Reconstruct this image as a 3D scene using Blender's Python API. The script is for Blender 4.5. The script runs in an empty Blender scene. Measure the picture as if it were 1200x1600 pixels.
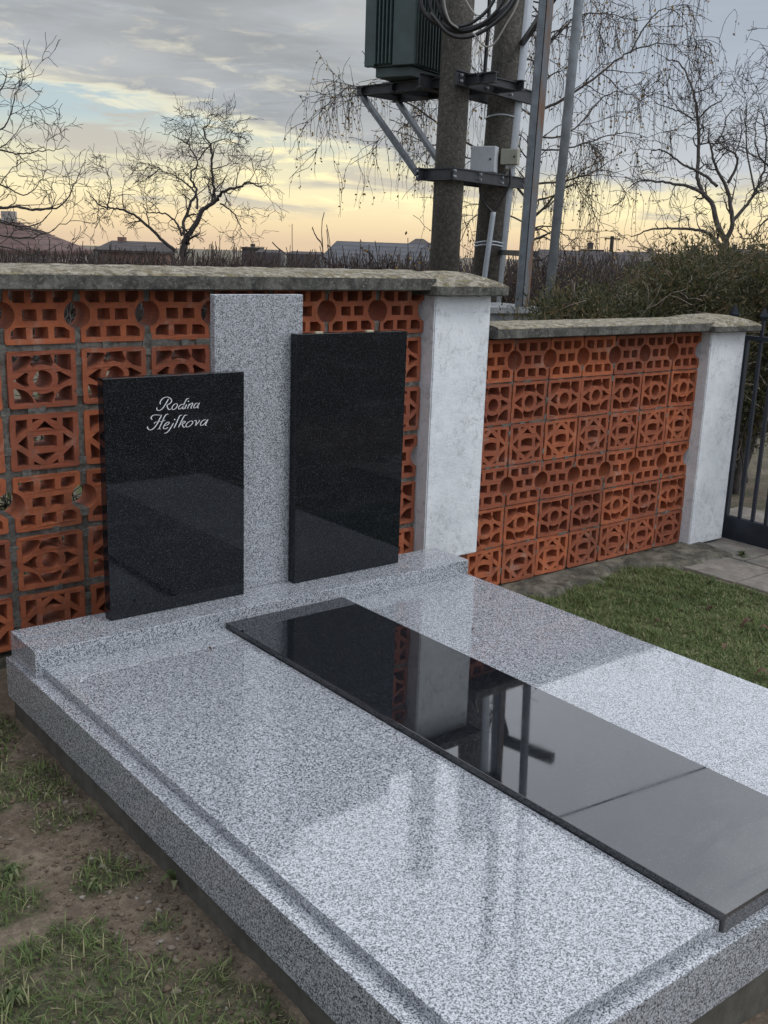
import bpy, bmesh, math, random
import numpy as np
from mathutils import Vector, Matrix
R = math.radians
rnd = random.Random(7)
rng = np.random.default_rng(11)
scene = bpy.context.scene
col = scene.collection

# ------------------------------------------------------------------ camera
F = 1623.447                                   # focal length in pixels of the 1200x1600 frame
YAW, PITCH, ROLL = R(38.85796), R(14.34052), R(-1.99853)
CP = np.array([-1.162068, -3.319581, 1.384245])
_f = np.array([math.sin(YAW)*math.cos(PITCH), math.cos(YAW)*math.cos(PITCH), -math.sin(PITCH)])
_r = np.array([math.cos(YAW), -math.sin(YAW), 0.0])
_d = np.cross(_f, _r)
_r2 = math.cos(ROLL)*_r + math.sin(ROLL)*_d
_d2 = -math.sin(ROLL)*_r + math.cos(ROLL)*_d
CM = np.array([_r2, _d2, _f])
cam_d = bpy.data.cameras.new('camera'); cam = bpy.data.objects.new('camera', cam_d); col.objects.link(cam)
cam_d.sensor_fit = 'VERTICAL'; cam_d.sensor_height = 36.0; cam_d.lens = 36.0*F/1600
cam_d.clip_start = 0.05; cam_d.clip_end = 3000
m = Matrix.Identity(4)
for i in range(3):
    m[i][0] = _r2[i]; m[i][1] = -_d2[i]; m[i][2] = -_f[i]; m[i][3] = CP[i]
cam.matrix_world = m
scene.camera = cam

def ray_dir(u, v): return np.array([(u-600)/F, (v-800)/F, 1.0]) @ CM
def at(u, v, dep): return CP + ray_dir(u, v)*dep
def on(u, v, ax, val):
    d = ray_dir(u, v); return CP + d*((val-CP[ax])/d[ax])

# ------------------------------------------------------------------ world: evening cloud cover over a low yellow glow
world = bpy.data.worlds.new('World'); scene.world = world; world.use_nodes = True
wt = world.node_tree; wt.nodes.clear()
class G:
    def __init__(s, tree): s.t = tree; s.n = tree.nodes; s.l = tree.links
    def node(s, typ, ins=None, **kw):
        n = s.n.new(typ)
        for k, v in kw.items(): setattr(n, k, v)
        for k, v in (ins or {}).items(): s.put(n, k, v)
        return n
    def put(s, n, k, v):
        if isinstance(v, bpy.types.NodeSocket): s.l.new(v, n.inputs[k])
        else: n.inputs[k].default_value = v
    def math(s, op, a, b=0.0, c=0.0, clamp=False):
        n = s.n.new('ShaderNodeMath'); n.operation = op; n.use_clamp = clamp
        s.put(n, 0, a); s.put(n, 1, b)
        if op in ('MULTIPLY_ADD', 'SMOOTH_MIN', 'COMPARE'): s.put(n, 2, c)
        return n.outputs[0]
    def smooth(s, x, a, b, lo=0.0, hi=1.0):
        n = s.n.new('ShaderNodeMapRange'); n.interpolation_type = 'SMOOTHSTEP'
        s.put(n, 'Value', x); s.put(n, 'From Min', a); s.put(n, 'From Max', b); s.put(n, 'To Min', lo); s.put(n, 'To Max', hi)
        return n.outputs['Result']
    def mix(s, f, a, b, mode='MIX'):
        n = s.n.new('ShaderNodeMix'); n.data_type = 'RGBA'; n.blend_type = mode; n.clamp_factor = True
        s.put(n, 0, f)
        for k, v in ((6, a), (7, b)):
            if not isinstance(v, bpy.types.NodeSocket) and len(v) == 3: v = (*v, 1)
            s.put(n, k, v)
        return n.outputs[2]
    def ramp(s, x, stops, interp='LINEAR'):
        n = s.n.new('ShaderNodeValToRGB'); n.color_ramp.interpolation = interp
        e = n.color_ramp.elements
        while len(e) < len(stops): e.new(0.5)
        for q, (p, c) in zip(e, stops):
            q.position = p; q.color = (c, c, c, 1) if isinstance(c, (int, float)) else (*c, 1)
        s.put(n, 0, x); return n.outputs[0]
    def noise(s, vec, scale, detail=4, rough=0.55, dist=0.0, out=0):
        n = s.n.new('ShaderNodeTexNoise'); s.put(n, 'Vector', vec); s.put(n, 'Scale', scale)
        s.put(n, 'Detail', detail); s.put(n, 'Roughness', rough); s.put(n, 'Distortion', dist); return n.outputs[out]
    def vor(s, vec, scale, out='Color', feature='F1'):
        n = s.n.new('ShaderNodeTexVoronoi'); n.feature = feature; s.put(n, 'Vector', vec); s.put(n, 'Scale', scale); return n.outputs[out]
    def mapv(s, vec, scale=(1, 1, 1), rot=(0, 0, 0), loc=(0, 0, 0)):
        n = s.n.new('ShaderNodeMapping'); s.put(n, 'Vector', vec); s.put(n, 'Scale', scale); s.put(n, 'Rotation', rot); s.put(n, 'Location', loc); return n.outputs[0]

g = G(wt)
tc = g.node('ShaderNodeTexCoord')
DIR = tc.outputs['Generated']
VFx, VFy = math.sin(YAW), math.cos(YAW)
def wdot(v):
    n = g.node('ShaderNodeVectorMath', operation='DOT_PRODUCT'); g.put(n, 0, DIR); n.inputs[1].default_value = v; return n.outputs['Value']
az = g.math('MULTIPLY', g.math('ARCTAN2', wdot((math.cos(YAW), -math.sin(YAW), 0)), wdot((VFx, VFy, 0))), 57.2958)   # degrees right of north-east
el = g.math('MULTIPLY', g.math('ARCSINE', wdot((0, 0, 1))), 57.2958)
cv = g.node('ShaderNodeCombineXYZ'); g.put(cv, 0, az); g.put(cv, 1, el)
AE = cv.outputs[0]
streak = g.noise(g.mapv(AE, (0.10, 0.62, 1), (0, 0, R(4)), (3.1, 0.4, 0)), 1.0, 6, 0.6, 0.6)
fine = g.noise(g.mapv(AE, (0.30, 1.35, 1), (0, 0, R(-3)), (7.7, 2.0, 0)), 1.0, 5, 0.6, 0.5)
broad = g.noise(g.mapv(AE, (0.055, 0.22, 1), (0, 0, R(9)), (1.3, 9.1, 0)), 1.0, 4, 0.5)
# lower edge of the cloud deck (degrees above the horizon) as a function of azimuth
edge = g.ramp(g.math('MULTIPLY_ADD', az, 1/60, 0.5), [(0.0, .50), (0.17, .84), (0.26, .74), (0.36, .62), (0.45, .52), (0.55, .40), (0.75, .36), (1.0, .45)])
edge = g.math('MULTIPLY', edge, 9.0)
w = g.math('ADD', g.math('SUBTRACT', el, edge), g.math('MULTIPLY', g.math('SUBTRACT', fine, 0.5), 3.0))
deck = g.smooth(w, -0.35, 0.65)
low = g.ramp(g.math('MULTIPLY', el, 0.1), [(0.0, (.66, .50, .34)), (0.10, (.78, .62, .38)), (0.24, (.84, .74, .46)), (0.42, (.66, .63, .46)), (0.60, (.42, .51, .53)), (1.0, (.40, .49, .54))])
ystreak = g.math('MULTIPLY', g.smooth(fine, 0.48, 0.66), g.smooth(az, -13.0, -5.0))
ystreak = g.math('MULTIPLY', ystreak, g.smooth(el, 1.0, 2.6))
low = g.mix(ystreak, low, (1.0, .86, .50))
gstreak = g.math('MULTIPLY', g.smooth(streak, 0.49, 0.62), g.smooth(el, 0.8, 2.2, 0.0, 0.85))
low = g.mix(gstreak, low, (.47, .44, .39))
dk = g.mix(g.smooth(broad, 0.34, 0.66), (.275, .290, .300), (.42, .43, .435))
dk = g.mix(g.smooth(streak, 0.44, 0.64, 0.0, 0.62), dk, (.40, .43, .46))
cream = g.math('MULTIPLY', g.smooth(fine, 0.50, 0.76), g.smooth(az, 1.0, -8.0))
dk = g.mix(g.math('MULTIPLY', cream, g.smooth(el, 15.0, 7.0, 0.0, 0.8)), dk, (.66, .62, .50))
dk = g.mix(g.smooth(az, 2.0, 12.0, 0.0, 0.8), dk, g.ramp(g.math('MULTIPLY', el, 1/16), [(0.0, (.60, .56, .50)), (0.28, (.50, .53, .56)), (0.55, (.36, .41, .49)), (1.0, (.30, .345, .41))]))
lit = g.math('MULTIPLY', g.smooth(w, -0.5, 0.1), g.smooth(w, 0.9, 0.15))
dk = g.mix(g.math('MULTIPLY', lit, g.smooth(az, 4.0, -4.0, 0.1, 0.85)), dk, (.86, .80, .56))
sky = g.mix(deck, low, dk)
# the overcast is brighter overhead than near the horizon
high = g.mix(g.smooth(g.noise(DIR, 2.6, 5, 0.55), 0.35, 0.65), (1.00, 1.06, 1.16), (1.30, 1.36, 1.46))
sky = g.mix(g.smooth(el, 12.5, 22.0), sky, high)
sky = g.mix(g.smooth(el, 38.0, 70.0, 0.0, 0.8), sky, (.92, .97, 1.08))
# away from the sunset the low sky is the same even grey
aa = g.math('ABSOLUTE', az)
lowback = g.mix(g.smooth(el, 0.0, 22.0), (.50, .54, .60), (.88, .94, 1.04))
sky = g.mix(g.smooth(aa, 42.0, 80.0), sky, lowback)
# unseen left-hand sky dimmed, added to darken the faces turned that way
left_dim = g.math('MULTIPLY', g.math('MULTIPLY', g.smooth(az, -45.0, -85.0), g.smooth(az, -178.0, -150.0)), g.smooth(el, 60.0, 15.0))
sky = g.mix(g.math('MULTIPLY', left_dim, 0.62), sky, (.12, .13, .15))
nish = g.node('ShaderNodeTexSky', sky_type='NISHITA', sun_disc=False, sun_elevation=R(50), sun_rotation=R(150))
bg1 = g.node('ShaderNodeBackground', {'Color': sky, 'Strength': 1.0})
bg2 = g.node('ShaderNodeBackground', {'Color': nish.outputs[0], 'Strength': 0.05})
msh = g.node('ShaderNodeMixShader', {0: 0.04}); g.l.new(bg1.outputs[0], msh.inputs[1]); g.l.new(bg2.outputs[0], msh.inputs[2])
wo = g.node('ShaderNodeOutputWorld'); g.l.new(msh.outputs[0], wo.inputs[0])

sun_d = bpy.data.lights.new('sun', 'SUN'); sun = bpy.data.objects.new('sun', sun_d); col.objects.link(sun)
sun_d.energy = 0.6; sun_d.angle = R(20); sun_d.color = (1.0, 0.97, 0.93)
SA, SE = R(150), R(50)
sv = Vector((math.sin(SA)*math.cos(SE), math.cos(SA)*math.cos(SE), math.sin(SE)))
sun.rotation_euler = sv.to_track_quat('Z', 'Y').to_euler()

vs = scene.view_settings
scene.display_settings.display_device = 'sRGB'
vs.view_transform = 'Standard'; vs.look = 'None'; vs.gamma = 1.0; vs.exposure = 0.34; vs.use_curve_mapping = False

# ------------------------------------------------------------------ materials
def mat(name):
    ma = bpy.data.materials.new(name); ma.use_nodes = True
    t = ma.node_tree; t.nodes.clear(); q = G(t)
    bs = q.node('ShaderNodeBsdfPrincipled'); o = q.node('ShaderNodeOutputMaterial'); q.l.new(bs.outputs[0], o.inputs[0])
    q.bs = bs; q.oc = q.node('ShaderNodeTexCoord').outputs['Object']; q.m = ma
    return q
def fin(q, color, rough=0.8, bump=None, strength=0.3, dist=0.01, **kw):
    q.put(q.bs, 'Base Color', color if isinstance(color, bpy.types.NodeSocket) else (*color, 1))
    q.put(q.bs, 'Roughness', rough)
    if bump is not None:
        b = q.node('ShaderNodeBump', {'Strength': strength, 'Distance': dist, 'Height': bump}); q.l.new(b.outputs[0], q.bs.inputs['Normal'])
    for k, v in kw.items(): q.put(q.bs, k, v)
    return q.m
def attr(q, name): return q.node('ShaderNodeAttribute', attribute_name=name).outputs

def m_granite(name, gloss, gain=1.0):
    q = mat(name)
    wv = q.node('ShaderNodeVectorMath', operation='ADD'); q.put(wv, 0, q.oc)
    nz = q.node('ShaderNodeVectorMath', operation='SCALE'); q.put(nz, 0, q.noise(q.oc, 260, 2, 0.5, out=1)); q.put(nz, 'Scale', 0.005); q.l.new(nz.outputs[0], wv.inputs[1])
    v = q.vor(wv.outputs[0], 380)
    sx = q.node('ShaderNodeSeparateColor'); q.put(sx, 0, v)
    cl = q.noise(q.oc, 150, 3, 0.6)
    k = q.math('ADD', q.math('MULTIPLY', sx.outputs[0], 0.72), q.math('MULTIPLY', cl, 0.56))
    G_ = lambda c: tuple(x*gain for x in c)
    c = q.ramp(k, [(0.0, G_((.05, .055, .065))), (0.41, G_((.045, .05, .062))), (0.49, G_((.14, .15, .17))), (0.60, G_((.29, .305, .33))), (0.70, G_((.47, .49, .525))), (1.0, G_((.68, .70, .735)))])
    c = q.mix(q.smooth(q.noise(q.oc, 2.2, 4, 0.6), 0.35, 0.75, 0.0, 0.12), c, G_((.30, .32, .35)))
    ro = q.smooth(q.noise(q.oc, 5.5, 5, 0.6), 0.3, 0.7, gloss*0.7, gloss*1.5)
    return fin(q, c, ro, None, **{'IOR': 1.76})
M_granite = m_granite('grey granite polished', 0.040, 0.84)
M_granite_v = m_granite('grey granite honed', 0.3, 0.84)
def m_black(name, dusty):
    q = mat(name)
    v = q.vor(q.oc, 380); sx = q.node('ShaderNodeSeparateColor'); q.put(sx, 0, v)
    c = q.ramp(sx.outputs[1], [(0, (.004, .0045, .006)), (0.62, (.006, .007, .009)), (0.86, (.015, .017, .022)), (0.95, (.028, .031, .038)), (1.0, (.045, .05, .06))])
    ro = q.smooth(q.noise(q.oc, 4, 4, 0.6), 0.3, 0.75, 0.015, 0.05)
    if dusty:   # wiped dust film towards the foot of the slab
        sp = q.node('ShaderNodeSeparateXYZ'); q.put(sp, 0, q.oc)
        d = q.smooth(q.math('ADD', sp.outputs[1], q.math('MULTIPLY', q.noise(q.oc, 3.2, 3, 0.5), -0.9)), -1.35, -2.35)
        sw = q.noise(q.mapv(q.oc, (1.6, 5.5, 1), (0, 0, R(-38))), 1.3, 5, 0.62, 1.6)
        d2 = q.math('MULTIPLY', d, q.smooth(sw, 0.42, 0.60, 0.12, 1.25))
        d2 = q.math('ADD', d2, q.math('MULTIPLY', q.smooth(sp.outputs[1], -.7, -1.3), q.smooth(q.noise(q.oc, 7, 6, 0.7), 0.3, 0.8, 0.04, 0.16)))
        c = q.mix(q.math('MULTIPLY', d2, 0.26), c, (.42, .40, .37))
        ro = q.math('MULTIPLY_ADD', d2, 0.10, ro)
    else:
        dd = q.smooth(q.noise(q.mapv(q.oc, (1.2, 1, 4)), 3.0, 6, 0.65, 0.8), 0.45, 0.85, 0.0, 0.035)
        c = q.mix(dd, c, (.35, .36, .38))
    return fin(q, c, ro, None, **{'IOR': 1.80 if dusty else 1.38})
M_black = m_black('black granite', False)
M_black_d = m_black('black granite dusty', True)

def m_brick():
    q = mat('terracotta block')
    n1 = q.noise(q.oc, 9, 5, 0.6); n2 = q.noise(q.oc, 95, 4, 0.65)
    a = attr(q, 'tone')[2]
    c = q.mix(q.smooth(n1, 0.3, 0.72), (.33, .085, .034), (.50, .145, .056))
    c = q.mix(q.math('MULTIPLY', a, 0.85), c, (.22, .062, .034))
    c = q.mix(q.smooth(q.noise(q.mapv(q.oc, (1, 1, .6)), 22, 6, 0.75), 0.48, 0.72, 0.0, 0.65), c, (.17, .075, .05))
    c = q.mix(q.smooth(q.vor(q.oc, 105, 'Distance'), 0.20, 0.08, 0.0, 0.75), c, (.09, .035, .022))
    c = q.mix(q.smooth(q.noise(q.mapv(q.oc, (1, 1, 1), loc=(3, 1, 2)), 5, 6, 0.75), 0.54, 0.72, 0.0, 0.55), c, (.42, .30, .24))
    c = q.mix(q.smooth(q.noise(q.mapv(q.oc, (1, 1, .5), loc=(9, 4, 7)), 3.2, 6, 0.75), 0.50, 0.72, 0.0, 0.6), c, (.13, .055, .035))
    c = q.mix(q.smooth(q.noise(q.oc, 48, 4, 0.75), 0.60, 0.72, 0.0, 0.5), c, (.50, .20, .10))
    return fin(q, c, 0.9, n2, 0.55, 0.004)
M_brick = m_brick()
def m_mortar():
    q = mat('grey mortar')
    c = q.mix(q.smooth(q.noise(q.oc, 30, 6, 0.7), 0.3, 0.7), (.12, .115, .10), (.33, .315, .28))
    c = q.mix(q.smooth(q.noise(q.oc, 5, 3, 0.6), 0.5, 0.75, 0, 0.5), c, (.10, .10, .07))
    return fin(q, c, 0.95, q.noise(q.oc, 70, 6, 0.8), 1.0, 0.02)
M_mortar = m_mortar()
def m_coping():
    q = mat('weathered concrete coping')
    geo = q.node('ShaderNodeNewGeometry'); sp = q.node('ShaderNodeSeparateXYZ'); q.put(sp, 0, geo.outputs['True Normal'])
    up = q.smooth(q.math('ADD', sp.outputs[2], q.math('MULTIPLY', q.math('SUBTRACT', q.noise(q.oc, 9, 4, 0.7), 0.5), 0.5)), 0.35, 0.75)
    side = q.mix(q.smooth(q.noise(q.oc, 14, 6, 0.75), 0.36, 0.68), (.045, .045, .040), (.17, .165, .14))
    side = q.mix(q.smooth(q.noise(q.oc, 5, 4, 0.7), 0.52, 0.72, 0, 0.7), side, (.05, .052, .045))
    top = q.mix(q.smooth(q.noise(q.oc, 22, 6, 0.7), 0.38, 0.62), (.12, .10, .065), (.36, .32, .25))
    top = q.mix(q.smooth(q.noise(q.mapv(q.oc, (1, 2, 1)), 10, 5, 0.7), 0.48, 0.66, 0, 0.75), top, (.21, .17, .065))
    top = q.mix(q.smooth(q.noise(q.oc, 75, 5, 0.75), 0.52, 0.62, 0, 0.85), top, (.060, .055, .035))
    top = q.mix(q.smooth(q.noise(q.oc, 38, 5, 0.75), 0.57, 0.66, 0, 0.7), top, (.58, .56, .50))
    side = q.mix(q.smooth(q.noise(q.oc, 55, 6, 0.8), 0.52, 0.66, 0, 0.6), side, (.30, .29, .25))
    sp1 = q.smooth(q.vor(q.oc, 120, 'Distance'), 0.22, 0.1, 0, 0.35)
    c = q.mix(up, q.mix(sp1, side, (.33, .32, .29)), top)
    return fin(q, c, 0.95, q.noise(q.oc, 48, 7, 0.75), 0.9, 0.012)
M_coping = m_coping()
def m_plaster():
    q = mat('whitewashed plaster')
    c = q.mix(q.smooth(q.noise(q.oc, 4, 5, 0.6), 0.3, 0.7), (.66, .68, .705), (.81, .83, .85))
    st = q.smooth(q.noise(q.mapv(q.oc, (1, 1, .8)), 24, 8, 0.85, 0.8), 0.51, 0.58)
    big = q.smooth(q.noise(q.mapv(q.oc, (1, 1, .7), loc=(5, 2, 1)), 4.2, 4, 0.65), 0.38, 0.56)
    c = q.mix(q.math('MULTIPLY', q.math('MULTIPLY', st, big), 0.50), c, (.36, .365, .37))
    c = q.mix(q.smooth(q.noise(q.oc, 70, 3, 0.7), 0.62, 0.74, 0, 0.45), c, (.36, .36, .35))
    h = q.math('ADD', q.noise(q.oc, 12, 6, 0.75), q.math('MULTIPLY', q.noise(q.oc, 70, 3, 0.7), 0.35))
    return fin(q, c, 0.85, h, 0.55, 0.012)
M_plaster = m_plaster()
def m_conc(name, a, b, scale=20, specks=0.0, bump=0.4, rough=0.9):
    q = mat(name)
    c = q.mix(q.smooth(q.noise(q.oc, scale, 6, 0.7), 0.35, 0.68), a, b)
    c = q.mix(q.smooth(q.noise(q.mapv(q.oc, (1, 1, .25)), 3.5, 4, 0.7), 0.45, 0.8, 0, 0.5), c, tuple(x*0.6 for x in a))
    if specks: c = q.mix(q.smooth(q.vor(q.oc, 34, 'Distance'), 0.2, 0.1, 0, specks), c, (.42, .40, .36))
    return fin(q, c, rough, q.noise(q.oc, scale*2.5, 6, 0.75), bump, 0.01)
M_footing = m_conc('wet dark concrete', (.060, .056, .045), (.105, .10, .085), 8)
M_crumb = m_conc('crumbling concrete', (.050, .046, .034), (.21, .19, .145), 8, specks=.25, bump=1.0)
M_pole = m_conc('spun concrete pole', (.050, .046, .038), (.12, .11, .095), 26, specks=0.5, bump=0.5)
M_base = m_conc('smooth grey concrete', (.17, .175, .18), (.27, .275, .28), 12)
def m_plain(name, colr, rough=0.5, metal=0.0, var=0.25, scale=12):
    q = mat(name)
    c = q.mix(q.smooth(q.noise(q.oc, scale, 5, 0.65), 0.3, 0.75, 0, 1), tuple(x*(1-var) for x in colr), tuple(min(1, x*(1+var)) for x in colr))
    return fin(q, c, rough, q.noise(q.oc, scale*5, 4, 0.6), 0.12, 0.004, Metallic=metal)
M_steel = m_plain('dark painted steel', (.048, .050, .056), 0.5, 0.3)
M_galv = m_plain('galvanised steel', (.12, .135, .15), 0.45, 0.4, 0.3, 8)
def m_rust():
    q = mat('rusting galvanised profile')
    c = q.mix(q.smooth(q.noise(q.mapv(q.oc, (3, 3, .35)), 5, 6, 0.7), 0.46, 0.62), (.19, .205, .22), (.22, .13, .085))
    return fin(q, c, 0.7, q.noise(q.oc, 60, 4, 0.7), 0.2, 0.003, Metallic=0.2)
M_rust = m_rust()
M_tube = m_plain('weathered zinc tube', (.25, .275, .30), 0.6, 0.0, 0.25, 6)
M_green = m_plain('green grey enamel', (.052, .076, .074), 0.42, 0.0, 0.15, 5)
M_green_shade = m_plain('green enamel shaded side', (.03, .045, .045), 0.45, 0.0, 0.2, 6)  # darker copy of the tank green, shade of the right face put into the colour
M_boxw = m_plain('pale grey plastic', (.50, .53, .56), 0.5, 0, 0.06)
M_boxb = m_plain('beige plastic', (.33, .325, .265), 0.5, 0, 0.08)
M_cable = m_plain('black cable sheath', (.018, .018, .020), 0.4, 0, 0.2)
M_cablew = m_plain('light cable sheath', (.30, .29, .26), 0.5, 0, 0.2)
M_pvc = m_plain('grey pvc conduit', (.38, .41, .45), 0.4, 0, 0.1)
M_gate = m_plain('dark slate gate paint', (.022, .027, .038), 0.38, 0.2, 0.25, 9)
M_silver = m_plain('silver leaf letters', (.78, .78, .80), 0.35, 0.3, 0.08, 90)
M_glint = m_plain('pale yellow glint', (.66, .60, .40), 0.4, 0.3, 0.1, 90)
M_ins = m_plain('brown porcelain', (.10, .045, .03), 0.25, 0, 0.1)
def m_bark(name, a, b, scale=30):
    q = mat(name)
    c = q.mix(q.smooth(q.noise(q.mapv(q.oc, (1, 1, .3)), scale, 5, 0.7), 0.35, 0.65), a, b)
    return fin(q, c, 0.9, q.noise(q.oc, scale*2, 4, 0.7), 0.4, 0.01)
M_bark = m_bark('dark winter bark', (.022, .018, .016), (.065, .055, .050))
M_bark2 = m_bark('grey brown bark', (.035, .030, .027), (.10, .085, .075))
M_barkr = m_bark('reddish twig bark', (.028, .020, .018), (.075, .050, .042), 6)
M_twigl = m_bark('pale dry twig', (.14, .11, .085), (.27, .22, .17))
def m_leaf(name, a, b, c3):
    q = mat(name)
    t = attr(q, 'tone')[2]
    c = q.ramp(t, [(0, a), (0.5, b), (1.0, c3)])
    ma = fin(q, c, 0.7)
    tr = q.node('ShaderNodeBsdfTranslucent', {'Color': c}); mx = q.node('ShaderNodeMixShader', {0: 0.3})
    q.l.new(q.bs.outputs[0], mx.inputs[1]); q.l.new(tr.outputs[0], mx.inputs[2])
    o = [n for n in q.n if n.type == 'OUTPUT_MATERIAL'][0]; q.l.new(mx.outputs[0], o.inputs[0])
    return ma
M_birchleaf = m_leaf('yellowed birch leaf', (.07, .045, .022), (.17, .10, .03), (.42, .26, .07))
M_juniper = m_leaf('brown green juniper needles', (.034, .036, .017), (.070, .076, .028), (.165, .115, .058))
M_grass = m_leaf('grass blade', (.078, .120, .034), (.140, .195, .058), (.34, .31, .17))
M_fallen = m_leaf('dry fallen leaf', (.075, .04, .025), (.12, .065, .04), (.18, .105, .065))
M_ivy = m_leaf('broad weed leaf', (.05, .075, .022), (.09, .125, .04), (.19, .20, .10))
def m_ground():
    q = mat('soil and turf')
    a = attr(q, 'turf')[2]
    soil = q.mix(q.smooth(q.noise(q.oc, 3.2, 6, 0.65), 0.3, 0.7), (.135, .10, .070), (.26, .205, .145))
    soil = q.mix(q.smooth(q.noise(q.oc, 38, 5, 0.7), 0.42, 0.62), q.mix(0.5, soil, (.055, .040, .028)), soil)
    soil = q.mix(q.smooth(q.noise(q.oc, 120, 3, 0.6), 0.58, 0.7, 0, 0.5), soil, (.27, .21, .15))
    turf = q.mix(q.smooth(q.noise(q.oc, 60, 6, 0.75), 0.40, 0.60), (.030, .034, .016), (.095, .095, .045))
    turf = q.mix(q.smooth(q.noise(q.oc, 13, 6, 0.75), 0.45, 0.65, 0, .6), turf, soil)
    c = q.mix(a, soil, turf)
    h = q.math('ADD', q.noise(q.oc, 22, 6, 0.7), q.math('MULTIPLY', q.noise(q.oc, 90, 4, 0.7), 0.5))
    return fin(q, c, 0.95, h, 0.9, 0.02)
M_ground = m_ground()
def m_paver():
    q = mat('concrete paving')
    c = q.mix(q.smooth(q.noise(q.oc, 9, 6, 0.7), 0.3, 0.7), (.16, .14, .12), (.31, .275, .235))
    c = q.mix(q.smooth(q.noise(q.oc, 2.2, 4, 0.7), 0.42, 0.62, 0, 0.6), c, (.15, .145, .125))
    return fin(q, c, 0.92, q.noise(q.oc, 50, 5, 0.7), 0.5, 0.006)
M_paver = m_paver()
def m_roof(name, a, b, sc):
    q = mat(name)
    sp = q.node('ShaderNodeSeparateXYZ'); q.put(sp, 0, q.oc)
    row = q.math('FRACT', q.math('MULTIPLY', sp.outputs[2], sc)); 
    c = q.mix(q.smooth(q.noise(q.oc, 1.2, 5, 0.7), 0.3, 0.7), a, b)
    c = q.mix(q.smooth(row, 0.32, 0.12, 0, 0.6), c, tuple(x*0.45 for x in a))
    return fin(q, c, 0.9)
M_roofr = m_roof('brown red roof tiles', (.075, .040, .034), (.13, .075, .062), 3.5)
M_roofg = m_roof('grey roof tiles', (.042, .044, .052), (.085, .086, .095), 7.0)
M_roofd = m_roof('dark brown roof', (.034, .027, .027), (.065, .053, .050), 5.0)
M_wallp = m_conc('pale render', (.30, .27, .25), (.40, .37, .34), 2)
M_wallb = m_conc('old brick render', (.15, .085, .065), (.24, .15, .12), 2)
M_far = m_conc('far building render', (.055, .048, .050), (.09, .08, .08), 1)
M_glass = m_plain('dark window glass', (.03, .035, .045), 0.15, 0, 0.1)

# ------------------------------------------------------------------ object helpers
def mesh_from(name, verts, faces, mt=None, smooth=False, tone=None, tname='tone'):
    me = bpy.data.meshes.new(name)
    verts = np.asarray(verts, dtype=np.float32)
    if isinstance(faces, np.ndarray) and len(faces):
        n, k = faces.shape
        me.vertices.add(len(verts)); me.vertices.foreach_set('co', verts.ravel())
        me.loops.add(n*k); me.loops.foreach_set('vertex_index', faces.astype(np.int32).ravel())
        me.polygons.add(n); me.polygons.foreach_set('loop_start', np.arange(0, n*k, k, dtype=np.int32))
        me.polygons.foreach_set('loop_total', np.full(n, k, dtype=np.int32))
        me.update(calc_edges=True)
    else:
        me.from_pydata([tuple(v) for v in verts.tolist()], [], [tuple(f) for f in faces])
    me.validate()
    if tone is not None:
        at_ = me.attributes.new(tname, 'FLOAT', 'POINT'); at_.data.foreach_set('value', np.asarray(tone, dtype=np.float32))
    if mt: me.materials.append(mt)
    if smooth: me.polygons.foreach_set('use_smooth', np.ones(len(me.polygons), dtype=bool))
    return me
def link(name, me, parent=None, loc=None):
    o = bpy.data.objects.new(name, me); col.objects.link(o)
    if loc is not None: o.location = tuple(float(x) for x in loc)
    if parent is not None: o.parent = parent
    return o
def tag(o, label=None, cat=None, group=None, kind=None):
    if label: o['label'] = label
    if cat: o['category'] = cat
    if group: o['group'] = group
    if kind: o['kind'] = kind
    return o
def thing(name, loc, label, cat, group=None, rz=0.0):
    o = bpy.data.objects.new(name, None); col.objects.link(o); o.empty_display_size = 0.1
    o.location = tuple(float(x) for x in loc); o.rotation_euler = (0, 0, rz)
    return tag(o, label, cat, group)
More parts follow.
